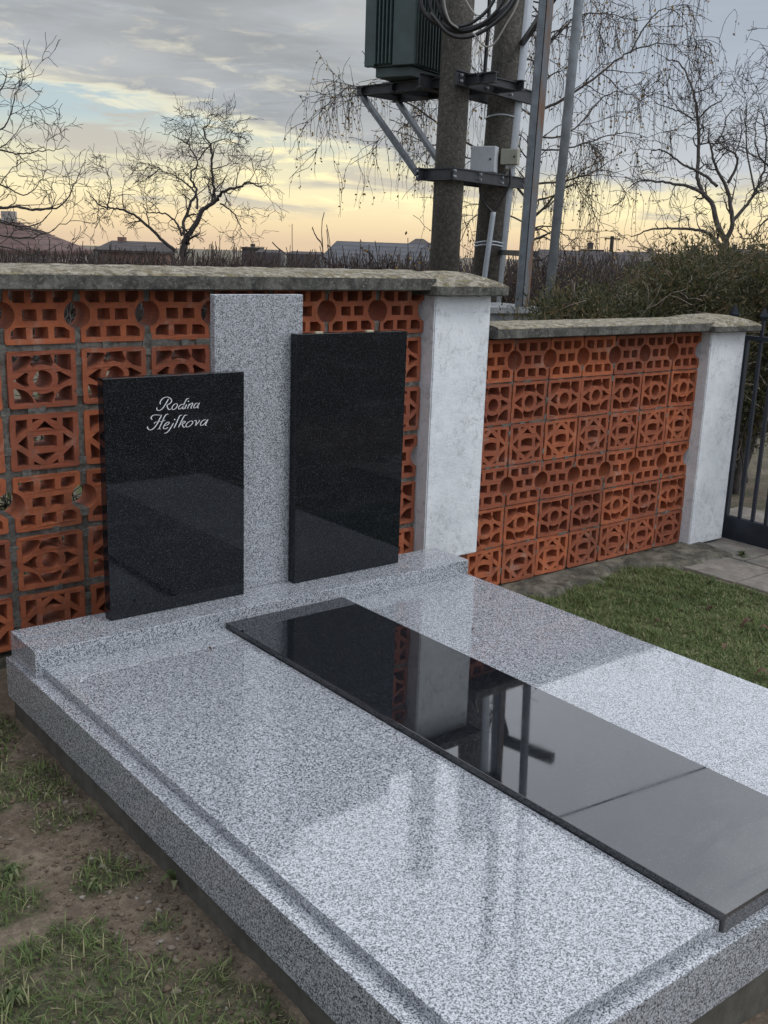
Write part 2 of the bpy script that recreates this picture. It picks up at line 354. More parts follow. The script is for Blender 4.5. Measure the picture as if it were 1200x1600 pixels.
class MB:                                        # collects world-space solids, writes them relative to the parent's origin
    def __init__(s): s.v = []; s.f = []
    def add(s, vs_, fs_):
        o = len(s.v); s.v += [tuple(float(c) for c in v) for v in vs_]; s.f += [tuple(i+o for i in f) for f in fs_]
    def hexa(s, p): s.add(p, [(0, 3, 2, 1), (4, 5, 6, 7), (0, 1, 5, 4), (1, 2, 6, 5), (2, 3, 7, 6), (3, 0, 4, 7)])
    def box(s, x0, x1, y0, y1, z0, z1): s.hexa([(x0, y0, z0), (x1, y0, z0), (x1, y1, z0), (x0, y1, z0), (x0, y0, z1), (x1, y0, z1), (x1, y1, z1), (x0, y1, z1)])
    def obox(s, c, ex, ey, ez):                  # centre and three half-vectors
        c, ex, ey, ez = map(np.array, (c, ex, ey, ez))
        s.hexa([c-ex-ey-ez, c+ex-ey-ez, c+ex+ey-ez, c-ex+ey-ez, c-ex-ey+ez, c+ex-ey+ez, c+ex+ey+ez, c-ex+ey+ez])
    def bar(s, a, b, w, h, up=(0, 0, 1)):        # beam from a to b, width w sideways, height h
        a = np.array(a, float); b = np.array(b, float); t = b-a; L = np.linalg.norm(t); t /= L
        up = np.array(up, float); sd = np.cross(t, up); sd /= np.linalg.norm(sd); up = np.cross(sd, t)
        s.obox((a+b)/2, t*L/2, sd*w/2, up*h/2)
    def ibeam(s, a, b, w, h, th=0.012):          # channel-like section: two flanges and a web
        a = np.array(a, float); b = np.array(b, float); t = (b-a)/np.linalg.norm(b-a)
        up = np.array([0, 0, 1.0]); up = up - t*np.dot(up, t); up /= np.linalg.norm(up)
        for k in (-1, 1): s.bar(a+up*k*(h/2-th/2), b+up*k*(h/2-th/2), w, th)
        s.bar(a, b, th, h-2*th)
    def tube(s, pts, rad, n=8, caps=True):
        pts = np.array(pts, float); rad = np.broadcast_to(np.array(rad, float), (len(pts),))
        v, f = tube_arrays([(pts, rad)], n)
        s.add(v, f.tolist())
        if caps: o = len(s.v)-len(v); s.f += [tuple(range(o+n-1, o-1, -1)), tuple(range(o+len(v)-n, o+len(v)))]
    def build(s, name, mt, parent=None, bevel=0.0, segs=2, smooth=False, tag_=None):
        org = np.array(parent_org(parent))
        me = mesh_from(name, np.array(s.v)-org, s.f, mt)
        bm = bmesh.new(); bm.from_mesh(me)
        bmesh.ops.recalc_face_normals(bm, faces=bm.faces)
        if bevel: bmesh.ops.bevel(bm, geom=[e for e in bm.edges], offset=bevel, segments=segs, affect='EDGES', profile=0.6)
        bm.to_mesh(me); bm.free()
        if smooth: me.polygons.foreach_set('use_smooth', np.ones(len(me.polygons), dtype=bool))
        return link(name, me, parent)
def parent_org(p):
    v = Vector((0, 0, 0))
    while p is not None: v = v + p.location; p = p.parent
    return tuple(v)
def tube_arrays(tubes, n):
    V = []; Fc = []; base = 0
    ang = np.arange(n)*2*math.pi/n; ca, sa = np.cos(ang), np.sin(ang)
    for pts, rad in tubes:
        k = len(pts)
        t = np.gradient(pts, axis=0); t /= (np.linalg.norm(t, axis=1, keepdims=True)+1e-9)
        ref = np.array([0, 0, 1.0]) if abs(t[:, 2]).mean() < 0.8 else np.array([1.0, 0, 0])
        s1 = np.cross(t, ref); s1 /= (np.linalg.norm(s1, axis=1, keepdims=True)+1e-9); s2 = np.cross(t, s1)
        ring = pts[:, None, :] + rad[:, None, None]*(s1[:, None, :]*ca[None, :, None] + s2[:, None, :]*sa[None, :, None])
        V.append(ring.reshape(-1, 3))
        i = np.arange(k-1)[:, None]*n; j = np.arange(n)[None, :]; j2 = (j+1) % n
        Fc.append((np.stack([i+j, i+j2, i+n+j2, i+n+j], -1).reshape(-1, 4)+base)); base += k*n
    return np.concatenate(V), np.concatenate(Fc)
def smoothpts(p, k=5):                           # Catmull-Rom through control points
    p = np.array(p, float); q = np.vstack([2*p[0]-p[1], p, 2*p[-1]-p[-2]]); out = []
    for i in range(1, len(q)-2):
        for t in np.arange(k)/k:
            out.append(0.5*((2*q[i])+(-q[i-1]+q[i+1])*t+(2*q[i-1]-5*q[i]+4*q[i+1]-q[i+2])*t*t+(-q[i-1]+3*q[i]-3*q[i+1]+q[i+2])*t**3))
    out.append(q[-2]); return np.array(out)
def vnoise(x, y, seed=0):                        # smooth 2-D value noise, numpy
    def h(i, j):
        n = (i*374761393 + j*668265263 + seed*1442695041) & 0xffffffff
        n = ((n ^ (n >> 13))*1274126177) & 0xffffffff
        return ((n ^ (n >> 16)) & 0xffff)/65535.0
    x = np.asarray(x, float); y = np.asarray(y, float)
    xi = np.floor(x).astype(np.int64); yi = np.floor(y).astype(np.int64); fx = x-xi; fy = y-yi
    fx = fx*fx*(3-2*fx); fy = fy*fy*(3-2*fy)
    return (h(xi, yi)*(1-fx)+h(xi+1, yi)*fx)*(1-fy)+(h(xi, yi+1)*(1-fx)+h(xi+1, yi+1)*fx)*fy
def fbm(x, y, s=1.0, o=4, seed=0):
    r = 0; a = 0.5; n = 0
    for k in range(o): r = r+a*vnoise(x*s, y*s, seed+k); n += a; a *= .5; s *= 2.03
    return r/n

# ------------------------------------------------------------------ ground
def sstep(x, a, b):
    t = np.clip((x-a)/(b-a), 0, 1); return t*t*(3-2*t)
PATCH = [(40, 1215, .30), (-60, 1200, .35), (165, 1365, .15), (5, 1360, .13), (10, 1430, .18), (-80, 1420, .3), (60, 1470, .16), (90, 1560, .2), (200, 1590, .17), (310, 1560, .13), (380, 1600, .14),
         (-40, 1580, .35), (260, 1500, .08), (120, 1650, .4), (330, 1700, .4), (20, 1120, .18), (250, 1440, .06)]
PATCHW = [(on(u, v, 2, -.32), r) for u, v, r in PATCH]
def turf_mask(x, y):
    x = np.asarray(x, float); y = np.asarray(y, float)
    nz = fbm(x, y, 7.0, 4, 3)
    left = np.zeros_like(x)
    for p, r in PATCHW:
        d = np.hypot((x-p[0]), (y-p[1]))/(r*1.25)
        left = np.maximum(left, np.clip(1.25-d, 0, 1))
    left = sstep(left+(nz-0.5)*1.9, 0.38, 0.74)
    far = np.maximum(sstep(x, -1.0, -1.8), sstep(y, -2.6, -3.4))
    left = np.maximum(left, far*sstep(nz, 0.25, 0.5))
    left = np.where(x > -.02, left*sstep(y, -2.29, -2.36), left)
    right = sstep(nz+0.42, 0.45, 0.7)*sstep(y+(nz-.5)*.34, 0.70, 0.52)
    mk = np.where(x > 1.98, right, left)
    mk = np.where(y > .75, sstep(nz, .3, .6)*.8, mk)
    mk = np.where((x > 4.2) & (y > -6) & (y < 1.0), 0, mk)
    return mk
def gheight(x, y):
    x = np.asarray(x, float); y = np.asarray(y, float)
    z = -0.33 + 0.030*(fbm(x, y, 3.0, 4, 9)-.5) + 0.018*(fbm(x, y, 16.0, 3, 21)-.5)
    z = z - .19*sstep(x, .0, 2.7) - .02*sstep(y, -2.2, -2.6)
    z = z - 3.0*sstep(np.hypot(x, y), 11, 30) + 0.4*(fbm(x, y, .05, 3, 40)-.5)*sstep(np.hypot(x, y), 25, 60)
    rr = np.hypot(x, y); z = z - .006*np.maximum(0, rr-90)
    return z
def axis(lo, hi, step, ext):
    a = list(np.arange(lo, hi+1e-6, step)); s = step; x = hi; up = []
    while x < ext: s *= 1.22; x += s; up.append(x)
    s = step; x = lo; dn = []
    while x > -ext: s *= 1.22; x -= s; dn.append(x)
    return np.array(dn[::-1]+a+up)
gx = axis(-1.6, 5.6, 0.022, 1500); gy = axis(-2.8, 1.2, 0.022, 1500)
X, Y = np.meshgrid(gx, gy); Z = gheight(X, Y)
nx, ny = len(gx), len(gy)
ii = (np.arange(ny-1)[:, None]*nx+np.arange(nx-1)[None, :]).ravel()
fc = np.stack([ii, ii+1, ii+nx+1, ii+nx], -1)
me = mesh_from('ground', np.stack([X.ravel(), Y.ravel(), Z.ravel()], -1), fc, M_ground, True, turf_mask(X.ravel(), Y.ravel()), 'turf')
tag(link('ground', me), 'bare brown soil with patchy turf around the grave', 'ground', kind='structure')

# pavement by the gate: slabs with open joints
mb = MB()
for i in range(12):
    for j in range(12):
        x0 = 4.235+i*.45; y0 = -3.6+j*.45-(0.22 if i % 2 else 0)
        if y0 > .75: continue
        dz = rnd.uniform(-.003, .003); e = .008
        mb.box(x0+e, x0+.45-e, y0+e, y0+.45-e, -.62, -.500+dz)
tag(mb.build('pavement', M_paver, bevel=.004, segs=1), 'worn beige paving slabs in front of the gate', 'pavement', kind='structure')

# crumbling strip of concrete at the foot of the low wall
xs = np.arange(2.3, 4.76, .02); ys = np.arange(.18, .70, .015); X, Y = np.meshgrid(xs, ys)
top = -0.480 + .05*(fbm(X, Y, 7, 5, 77)-.5)
edge_y = .53 + .34*(fbm(X, X*0, 2.6, 4, 31)-.5) - .16*sstep(X, 4.0, 4.5)
Z = np.where(Y > .675, -.482, top - .10*sstep(edge_y-Y+(fbm(X, Y, 14, 3, 8)-.5)*.10, -.05, .10))
nx, ny = X.shape[1], X.shape[0]; ii = (np.arange(ny-1)[:, None]*nx+np.arange(nx-1)[None, :]).ravel()
me = mesh_from('concrete_footing_strip', np.stack([X.ravel(), Y.ravel(), Z.ravel()], -1), np.stack([ii, ii+1, ii+nx+1, ii+nx], -1), M_crumb, True)
FOOT = me

# ------------------------------------------------------------------ perforated blocks (three patterns)
def arc(cx, cy, r, a0, a1, n=8): return [(cx+r*math.cos(R(a0+(a1-a0)*k/n)), cy+r*math.sin(R(a0+(a1-a0)*k/n))) for k in range(n+1)]
def holes(kind, w, h, gap):
    S = lambda pts: [(x*w, y*h) for x, y in pts]
    H = []; c = .012
    if kind == 'A':
        nr = .054; cy = h/2; cx = -gap/2
        a = math.degrees(math.acos(min(1, (gap/2)/nr)))
        out = [(c*.5, 0), (w-c*.5, 0), (w, c*.5)]+[(w+gap/2-nr*math.cos(R(t)), cy+nr*math.sin(R(t))) for t in np.linspace(-a, a, 11)]+[(w, h-c*.5), (w-c*.5, h), (c*.5, h), (0, h-c*.5)]+[(cx+nr*math.cos(R(t)), cy+nr*math.sin(R(t))) for t in np.linspace(a, -a, 11)]+[(0, c*.5)]
        for y0, y1, xs_ in ((.09, .29, ((.08, .30), (.39, .61), (.70, .92))), (.40, .60, ((.26, .46), (.54, .74))), (.71, .91, ((.08, .30), (.39, .61), (.70, .92)))):
            for x0, x1 in xs_:
                pts = [(x0, y0), (x1, y0), (x1, y1), (x0, y1)]
                if y0 < .2 and x0 < .2: pts = [(x0, y0), (x1, y0), (x1, y1), (x0+.07, y1), (x0, y1-.07)]
                if y0 < .2 and x1 > .8: pts = [(x0, y0), (x1, y0), (x1, y1-.07), (x1-.07, y1), (x0, y1)]
                if y0 > .6 and x0 < .2: pts = [(x0, y0+.07), (x0+.07, y0), (x1, y0), (x1, y1), (x0, y1)]
                if y0 > .6 and x1 > .8: pts = [(x0, y0), (x1-.07, y0), (x1, y0+.07), (x1, y1), (x0, y1)]
                H.append(S(pts))
        return out, H
    out = [(c*.6, 0), (w-c*.6, 0), (w, c*.6), (w, h-c*.6), (w-c*.6, h), (c*.6, h), (0, h-c*.6), (0, c*.6)]
    if kind == 'B':
        ax = 1.0; r1, r2 = .150, .215
        H.append(S([(.5+r1*math.cos(R(t))*.92, .5+r1*math.sin(R(t))*1.08) for t in range(0, 360, 24)]))
        H.append(S([(.075, .085)]+arc(.075, .085, .275, 0, 90, 8)))                      # lower corners: quarter discs
        H.append(S([(.925, .085)]+arc(.925, .085, .275, 90, 180, 8)[::1]))
        H.append(S([(.075, .925), (.075, .63)]+arc(.0, 1.0, .385, -64, -18, 6)[:]+[(.31, .925)]))
        H.append(S([(.925, .925), (.69, .925)]+arc(1.0, 1.0, .385, 198, 244, 6)+[(.925, .63)]))
        H.append(S([(.375, .925), (.325, .77)]+arc(.5, .5, .25, 122, 58, 6)+[(.675, .77), (.625, .925)]))
        H.append(S([(.40, .075), (.60, .075), (.665, .22)]+arc(.5, .5, .25, -56, -124, 6)+[(.335, .22)]))
        H.append(S([(.075, .5), (.25, .375)]+arc(.5, .5, .225, 208, 152, 5)+[(.25, .625)]))
        H.append(S([(.925, .5), (.75, .625)]+arc(.5, .5, .225, 28, -28, 5)+[(.75, .375)]))
    else:
        H.append(S([(.33, .40), (.67, .40), (.67, .58), (.60, .61), (.5, .625), (.40, .61), (.33, .58)]))
        for sx in (0, 1):
            for sy in (0, 1):
                P_ = lambda pts: S([((1-x) if sx else x, (1-y) if sy else y) for x, y in pts])
                H.append(P_([(.08, .09), (.24, .09), (.24, .24), (.08, .40)]))
                H.append(P_([(.32, .085), (.42, .085), (.32, .165)]))
            Q_ = lambda pts: S([((1-x) if sx else x, y) for x, y in pts])
            H.append(Q_([(.10, .5), (.24, .37), (.24, .63)]))
        H.append(S([(.5, .87), (.35, .71), (.43, .735), (.5, .74), (.57, .735), (.65, .71)]))
        H.append(S([(.5, .13), (.65, .29), (.35, .29)]))
    return out, H
def block_arrays(kind, w, h, gap, depth):
    cu = bpy.data.curves.new('tmp', 'CURVE'); cu.dimensions = '2D'; cu.fill_mode = 'BOTH'; cu.extrude = depth/2
    out, H = holes(kind, w, h, gap)
    def dense(poly):
        o_ = []
        for k in range(len(poly)):
            a = np.array(poly[k]); b = np.array(poly[(k+1) % len(poly)]); m_ = max(1, int(np.linalg.norm(b-a)/.022))
            o_ += [tuple(a+(b-a)*t/m_) for t in range(m_)]
        return o_
    for poly in [dense(P_) for P_ in [out]+H]:
        sp = cu.splines.new('POLY'); sp.points.add(len(poly)-1)
        for p, (x, y) in zip(sp.points, poly): p.co = (x-w/2, y-h/2, 0, 1)
        sp.use_cyclic_u = True
    ob = bpy.data.objects.new('tmp', cu); col.objects.link(ob)
    dg = bpy.context.evaluated_depsgraph_get(); dg.update()
    me_ = bpy.data.meshes.new_from_object(ob.evaluated_get(dg))
    v = np.empty(len(me_.vertices)*3); me_.vertices.foreach_get('co', v); v = v.reshape(-1, 3)
    f = [tuple(p.vertices) for p in me_.polygons]
    bpy.data.objects.remove(ob); bpy.data.curves.remove(cu); bpy.data.meshes.remove(me_)
    v = v[:, [0, 2, 1]]*np.array([1, 1, 1])
    return v, [t[::-1] for t in f]
def brick_panel(name, parent, x_start, ncol, pitch, w, rows, gap, yface, depth, xmin=None, xmax=None):
    cache = {}; V = []; Fc = []; T = []; base = 0; org = np.array(parent_org(parent))
    for ri, (zb, zt, kind) in enumerate(rows):
        h = zt-zb
        key = (kind, round(h, 3))
        if key not in cache: cache[key] = block_arrays(kind, w, h, gap, depth)
        v, f = cache[key]
        for c in range(ncol):
            cx = x_start+(c+.5)*pitch
            if (xmin is not None and cx < xmin) or (xmax is not None and cx > xmax): continue
            a = R(rnd.uniform(-.6, .6)); sx = rnd.uniform(.985, 1.0)
            q = v.copy(); q[:, 0] *= sx
            ox, oz = rnd.uniform(0, 99), rnd.uniform(0, 99)
            q[:, 0] += .005*(fbm(v[:, 0]+ox, v[:, 2]+oz, 34, 3, 51)-.5); q[:, 2] += .005*(fbm(v[:, 0]+ox, v[:, 2]+oz, 34, 3, 52)-.5)
            fr = v[:, 1] < 0; q[:, 1] += np.where(fr, .007*(fbm(v[:, 0]+ox, v[:, 2]+oz, 24, 3, 53)-.5), 0)
            q[:, 0], q[:, 2] = q[:, 0]*math.cos(a)-q[:, 2]*math.sin(a), q[:, 0]*math.sin(a)+q[:, 2]*math.cos(a)
            q[:, 1] += q[:, 0]*rnd.uniform(-.012, .012)
            q = q+np.array([cx+rnd.uniform(-.002, .002), yface+depth/2+rnd.uniform(-.003, .003), (zb+zt)/2+rnd.uniform(-.0015, .0015)])-org
            V.append(q); Fc += [tuple(i+base for i in t) for t in f]; base += len(q); T.append(np.full(len(q), rnd.random()))
    me_ = mesh_from(name, np.concatenate(V), Fc, M_brick, False, np.concatenate(T))
    return link(name, me_, parent)
def mortar(name, parent, x_start, ncol, pitch, w, rows, gap, yface, depth, rowgap, xmin, xmax):
    mb = MB(); y0, y1 = yface+.007, yface+depth-.007
    def slug(xa, xb, za, zb_, vert):               # a lump of joint mortar with a ragged, sometimes smeared face
        smear = rnd.random() < .18; o_ = rnd.uniform(.001, .005) if smear else 0.0; yy = yface-rnd.uniform(.001, .003) if smear else y0+rnd.uniform(-.003, .003)
        j = lambda a=.002: rnd.uniform(-a, a)
        if vert: xa -= o_*rnd.random(); xb += o_*rnd.random()
        else: za -= o_*rnd.random(); zb_ += o_*rnd.random()
        e = .004
        mb.hexa([(xa+j(), yy+e, za), (xb+j(), yy+e, za), (xb, y1, za), (xa, y1, za), (xa+j(), yy+j(), zb_), (xb+j(), yy+j(), zb_), (xb, y1, zb_), (xa, y1, zb_)])
    for ri, (zb, zt, kind) in enumerate(rows):
        n = max(2, int((xmax-xmin)/.035))
        if ri < len(rows)-1:
            for k in range(n):
                xa = xmin+(xmax-xmin)*k/n; xb = xmin+(xmax-xmin)*(k+1)/n
                slug(xa, xb, zb-rowgap-.0025, zb+.0025, False)
        for c in range(ncol+1):
            cx = x_start+c*pitch
            if cx < xmin+.01 or cx > xmax-.005: continue
            hw = (pitch-w)/2+.0025
            segs = [(zb+.003, zt-.003)] if kind != 'A' else [(zb+.003, (zb+zt)/2-.050), ((zb+zt)/2+.050, zt-.003)]
            for a, b in segs:
                m_ = max(1, int((b-a)/.028))
                for k in range(m_): slug(cx-hw, cx+hw, a+(b-a)*k/m_, a+(b-a)*(k+1)/m_, True)
    return mb.build(name, M_mortar, parent)

def coping_mesh(parent, x0, x1, yf, yb, zb, zt, zr, name='coping'):
    # long coping with sloping weathered top; wobbly surface
    prof = [(yf+.01, zb), (yf, zb+.006), (yf, zt-.006), (yf+.007, zt), (yf+.06, zt+(zr-zt)*.45), ((yf+yb)/2, zr), (yb-.06, zt+(zr-zt)*.45), (yb-.012, zt), (yb, zt-.010), (yb, zb+.006), (yb-.01, zb)]
    n = int((x1-x0)/.018)+1; xs_ = np.linspace(x0, x1, n); V = []; org = np.array(parent_org(parent))
    for i, x in enumerate(xs_):
        for j, (y, z) in enumerate(prof):
            wob = .0045*(fbm(x, y+z*3, 22, 4, 61)-.5)*2
            V.append((x, y+(wob if j in (1, 2, 3, 7, 8, 9) else 0), z+wob*.8*(1 if 3 <= j <= 7 else .3)))
    k = len(prof); Fc = []
    for i in range(n-1):
        for j in range(k):
            a = i*k+j; b = i*k+(j+1) % k; Fc.append((a, b, b+k, a+k))
    Fc += [tuple(range(k)), tuple(range((n-1)*k+k-1, (n-1)*k-1, -1))]
    me_ = mesh_from(name, np.array(V)-org, Fc, M_coping)
    bm = bmesh.new(); bm.from_mesh(me_); bmesh.ops.recalc_face_normals(bm, faces=bm.faces); bm.to_mesh(me_); bm.free()
    return link(name, me_, parent)
def cap_mesh(parent, x0, x1, y0, y1, zb, zt, zr, name='pillar_cap'):
    n = 17; V = []; org = np.array(parent_org(parent)); Fc = []
    def ring(z, ins):
        pts = []
        for k in range(4*n):
            s_, t = divmod(k, n); t = t/n
            a = [(x0+ins, y0+ins), (x1-ins, y0+ins), (x1-ins, y1-ins), (x0+ins, y1-ins)]
            p, q_ = a[s_], a[(s_+1) % 4]; x = p[0]+(q_[0]-p[0])*t; y = p[1]+(q_[1]-p[1])*t
            wob = .004*(fbm(x*1.0, y+z*2, 24, 4, 88)-.5)*2
            pts.append((x+wob, y+wob, z+wob))
        return pts
    half = min(x1-x0, y1-y0)/2
    levels = [(zb, .008), (zb+.006, 0), (zt-.01, 0), (zt, .012)]+[(zt+(zr-zt)*math.sin(t*math.pi/2)**.85, .012+(half-.02)*t) for t in (.2, .4, .6, .8, 1.0)]
    for z, ins in levels: V += ring(z, ins)
    k = 4*n
    for i in range(len(levels)-1):
        for j in range(k): a = i*k+j; b = i*k+(j+1) % k; Fc.append((a, b, b+k, a+k))
    Fc += [tuple(range(k-1, -1, -1)), tuple(range((len(levels)-1)*k, len(levels)*k))]
    me_ = mesh_from(name, np.array(V)-org, Fc, M_coping)
    bm = bmesh.new(); bm.from_mesh(me_); bmesh.ops.recalc_face_normals(bm, faces=bm.faces); bm.to_mesh(me_); bm.free()
    return link(name, me_, parent)
def plaster_shaft(parent, x0, x1, y0, y1, z0, z1, name='shaft'):
    # hand-trowelled square shaft with wavering edges
    n = 40; m_ = 6; org = np.array(parent_org(parent)); V = []; Fc = []
    for i in range(n+1):
        z = z0+(z1-z0)*i/n; c = [(x0, y0), (x1, y0), (x1, y1), (x0, y1)]
        for s_ in range(4):
            p, q_ = c[s_], c[(s_+1) % 4]
            for t in range(m_):
                x = p[0]+(q_[0]-p[0])*t/m_; y = p[1]+(q_[1]-p[1])*t/m_
                ww = .010*(fbm(z*1.0+s_*0, x*.6+y*.6, 5.0, 4, 15)-.5)
                V.append((x+ww*(1 if t == 0 else .5), y+ww*.7, z))
    k = 4*m_
    for i in range(n):
        for j in range(k): a = i*k+j; b = i*k+(j+1) % k; Fc.append((a, b, b+k, a+k))
    Fc += [tuple(range(k-1, -1, -1)), tuple(range(n*k, (n+1)*k))]
    me_ = mesh_from(name, np.array(V)-org, Fc, M_plaster)
    bm = bmesh.new(); bm.from_mesh(me_); bmesh.ops.recalc_face_normals(bm, faces=bm.faces)
    ed = [e for e in bm.edges if len(e.link_faces) == 2 and e.calc_face_angle(0) > .9]
    bmesh.ops.bevel(bm, geom=ed, offset=.006, segments=2, affect='EDGES')
    bm.to_mesh(me_); bm.free()
    return link(name, me_, parent)

YW = .6815; BD = .144
# tall wall on the left
wall_l = thing('perforated_brick_wall', (0.2, YW, -.35), 'taller perforated red brick wall under a mossy concrete coping, behind the headstones', 'wall')
zs = [.960-.2459*k for k in range(0, 6)]
rowsL = [(.960+.0122, 1.193, 'A')]+[(zs[k]-.2459+.0122, zs[k]-.0122, 'BCABC'[k]) for k in range(5)]
xsL = .1755-.3008*8
brick_panel('brick_panel', wall_l, xsL, 15, .3008, .277, rowsL, .0239, YW, BD, xmax=2.27)
mortar('mortar', wall_l, xsL, 15, .3008, .277, rowsL, .0239, YW, BD, .0244, xsL, 2.265)
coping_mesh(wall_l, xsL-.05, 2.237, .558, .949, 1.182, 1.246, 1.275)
mb = MB(); mb.box(xsL, 2.27, YW-.006, YW+BD+.02, -.62, zs[5]-.013); mb.build('footing', M_crumb, wall_l, bevel=.004)
# low wall on the right
wall_r = thing('perforated_brick_wall', (3.6, YW, -.5), 'lower perforated red brick wall between the two white pillars', 'wall')
zr_ = [.688-.2331*k for k in range(0, 6)]
rowsR = [(.688+.0035, .919, 'A')]+[(zr_[k]-.2331+.004, zr_[k]-.004, 'BCABC'[k]) for k in range(5)]
xsR = 2.935-.2814*2
brick_panel('brick_panel', wall_r, xsR, 8, .2814, .2728, rowsR, .0086, YW, BD, xmax=4.62)
mortar('mortar', wall_r, xsR, 8, .2814, .2728, rowsR, .0086, YW, BD, .008, xsR, 4.61)
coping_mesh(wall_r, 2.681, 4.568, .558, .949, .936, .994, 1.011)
mb = MB(); mb.box(xsR, 4.61, YW-.003, YW+BD+.02, -.66, zr_[5]-.0055); mb.build('footing', M_crumb, wall_r, bevel=.004)
link('footing_strip', FOOT, wall_r, (-3.6, -YW, .5))

p1 = thing('wall_pillar', (2.47, .76, -.35), 'tall whitewashed pillar beside the grave, where the two walls meet', 'pillar', 'white wall pillars')
plaster_shaft(p1, 2.277, 2.660, .603, .942, -.219, 1.170)
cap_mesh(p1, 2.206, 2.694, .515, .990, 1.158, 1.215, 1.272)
mb = MB(); mb.box(2.29, 2.65, YW+BD+.024, .935, -.62, -.220); mb.build('pillar_foot', M_crumb, p1)
p2 = thing('wall_pillar', (4.8, .76, -.5), 'short whitewashed pillar beside the dark gate, with scuffed grey stains', 'pillar', 'white wall pillars')
plaster_shaft(p2, 4.618, 4.995, .603, .942, -.486, .945)
cap_mesh(p2, 4.529, 5.040, .521, .990, .930, .978, 1.030)

# ------------------------------------------------------------------ the grave
grave = thing('grave', (1.0, -1.0, -.33), 'double grave with light grey granite frame and slabs and a black centre strip', 'grave')
mb = MB(); mb.box(-.005, 2.02, -2.243, .225, -.62, -.2475); mb.build('footing', M_footing, grave, bevel=.004)
mb = MB(); mb.box(-.020, 2.043, -2.258, .243, -.2470, -.0965); mb.build('base_frame', M_granite, grave, bevel=.0025)
mb = MB(); mb.box(0, 2.023, 0, .240, -.0960, 0); mb.build('plinth', M_granite, grave, bevel=.003)
mb = MB(); mb.box(.030, .7435, -2.217, -.0015, -.0960, -.067); mb.build('cover_slab', M_granite, grave, bevel=.0022)
mb = MB(); mb.box(1.3075, 2.018, -2.217, -.0015, -.0960, -.067); mb.build('cover_slab', M_granite, grave, bevel=.0022)
mb = MB(); mb.box(.7455, 1.3055, -2.227, -.0015, -.0958, -.046)
tag(mb.build('centre_slab', M_black_d, grave, bevel=.0022), 'polished black granite strip between the grey slabs')

def headstone(x0, x1, yf, yb, h, name, mt, label, group=None):
    t = thing(name, ((x0+x1)/2, (yf+yb)/2, 0), label, 'headstone', group)
    mb = MB(); mb.box(x0, x1, yf, yb, .0005, h); mb.build('slab', mt, t, bevel=.0018)
    return t
st = thing('granite_stele', (1.012, .206, 0), 'tall light grey granite stele standing between and behind the two black headstones', 'stele')
mb = MB(); mb.box(.812, 1.213, .190, .222, .0005, 1.187); mb.build('slab', M_granite_v, st, bevel=.002)
h1 = headstone(.337, .909, .136, .183, .9, 'headstone', M_black, 'shorter polished black headstone engraved with silver script lettering', 'black headstones')
h2 = headstone(1.153, 1.716, .137, .183, 1.036, 'headstone', M_black, 'taller polished black headstone with no inscription', 'black headstones')
for xx in (1.27, 1.53):
    mb = MB(); mb.box(xx, xx+.035, .176, .1895, 1.0362, 1.0395); mb.build('glint_strip', M_glint, h2)  # thin yellow strips added to stand in for glints along the top edge

# engraved lettering, traced stroke by stroke, flush on the face of the left stone
K = 1200/110.0
def LP(pts):
    out = []
    for x, y in pts: p = on(224+x/K, 610+y/K, 1, .136); out.append((p[0], p[2]))
    return out
STROKES = [
 ([(290,240),(284,205),(308,158),(355,122),(415,113),(462,138),(480,178),(462,214),(430,236),(400,238)],1),
 ([(430,140),(402,190),(372,240),(332,298),(292,332),(252,342),(228,322),(232,290)],1),
 ([(405,238),(404,270),(418,308),(440,328),(468,312)],1),
 ([(548,222),(512,250),(487,290),(490,320),(515,326),(555,300),(577,260),(572,230),(548,222)],.9),
 ([(692,236),(652,238),(617,260),(598,295),(605,318),(635,310),(665,282),(692,245)],.9),
 ([(778,138),(745,142),(716,180),(690,240),(670,292),(676,316),(697,306)],1),
 ([(738,235),(718,275),(706,304),(728,306)],1),
 ([(785,225),(765,270),(750,312)],1), ([(765,275),(800,235),(834,214),(838,236),(815,280),(808,303),(832,300)],.9),
 ([(928,213),(890,225),(862,265),(862,298),(890,294),(925,258),(942,215)],.9), ([(958,208),(932,260),(922,296),(946,296)],1),
 ([(150,500),(129,470),(148,436),(190,417),(245,419),(308,420)],1),
 ([(312,418),(280,480),(240,560),(190,630),(140,668),(95,668),(70,642),(72,612)],1.1),
 ([(432,404),(395,408),(364,440),(330,510),(290,600),(262,655)],1), ([(235,659),(262,654),(300,657)],.9),
 ([(180,572),(200,542),(260,534),(330,524),(372,508)],.8),
 ([(350,602),(400,590),(436,562),(434,541),(405,545),(365,580),(340,625),(350,654),(385,650),(418,628)],.9),
 ([(514,555),(486,600),(450,660),(415,705),(380,727),(352,724)],1),
 ([(658,420),(620,432),(590,490),(560,560),(530,620),(520,640)],1.05),
 ([(748,420),(705,426),(670,480),(630,560),(595,632)],1.05),
 ([(640,578),(690,560),(714,536),(692,524),(652,562)],.8), ([(662,572),(670,608),(690,627),(714,616)],1),
 ([(802,520),(760,545),(726,590),(732,620),(765,620),(810,590),(840,550),(830,523),(802,520)],.9),
 ([(865,522),(893,510),(900,540),(888,598),(920,560),(955,520),(942,503)],.9),
 ([(1068,494),(1018,510),(977,555),(975,594),(1010,590),(1055,550),(1088,503)],.9), ([(1103,490),(1072,550),(1056,590),(1080,596)],1.05)]
mb = MB()
yl = .1352
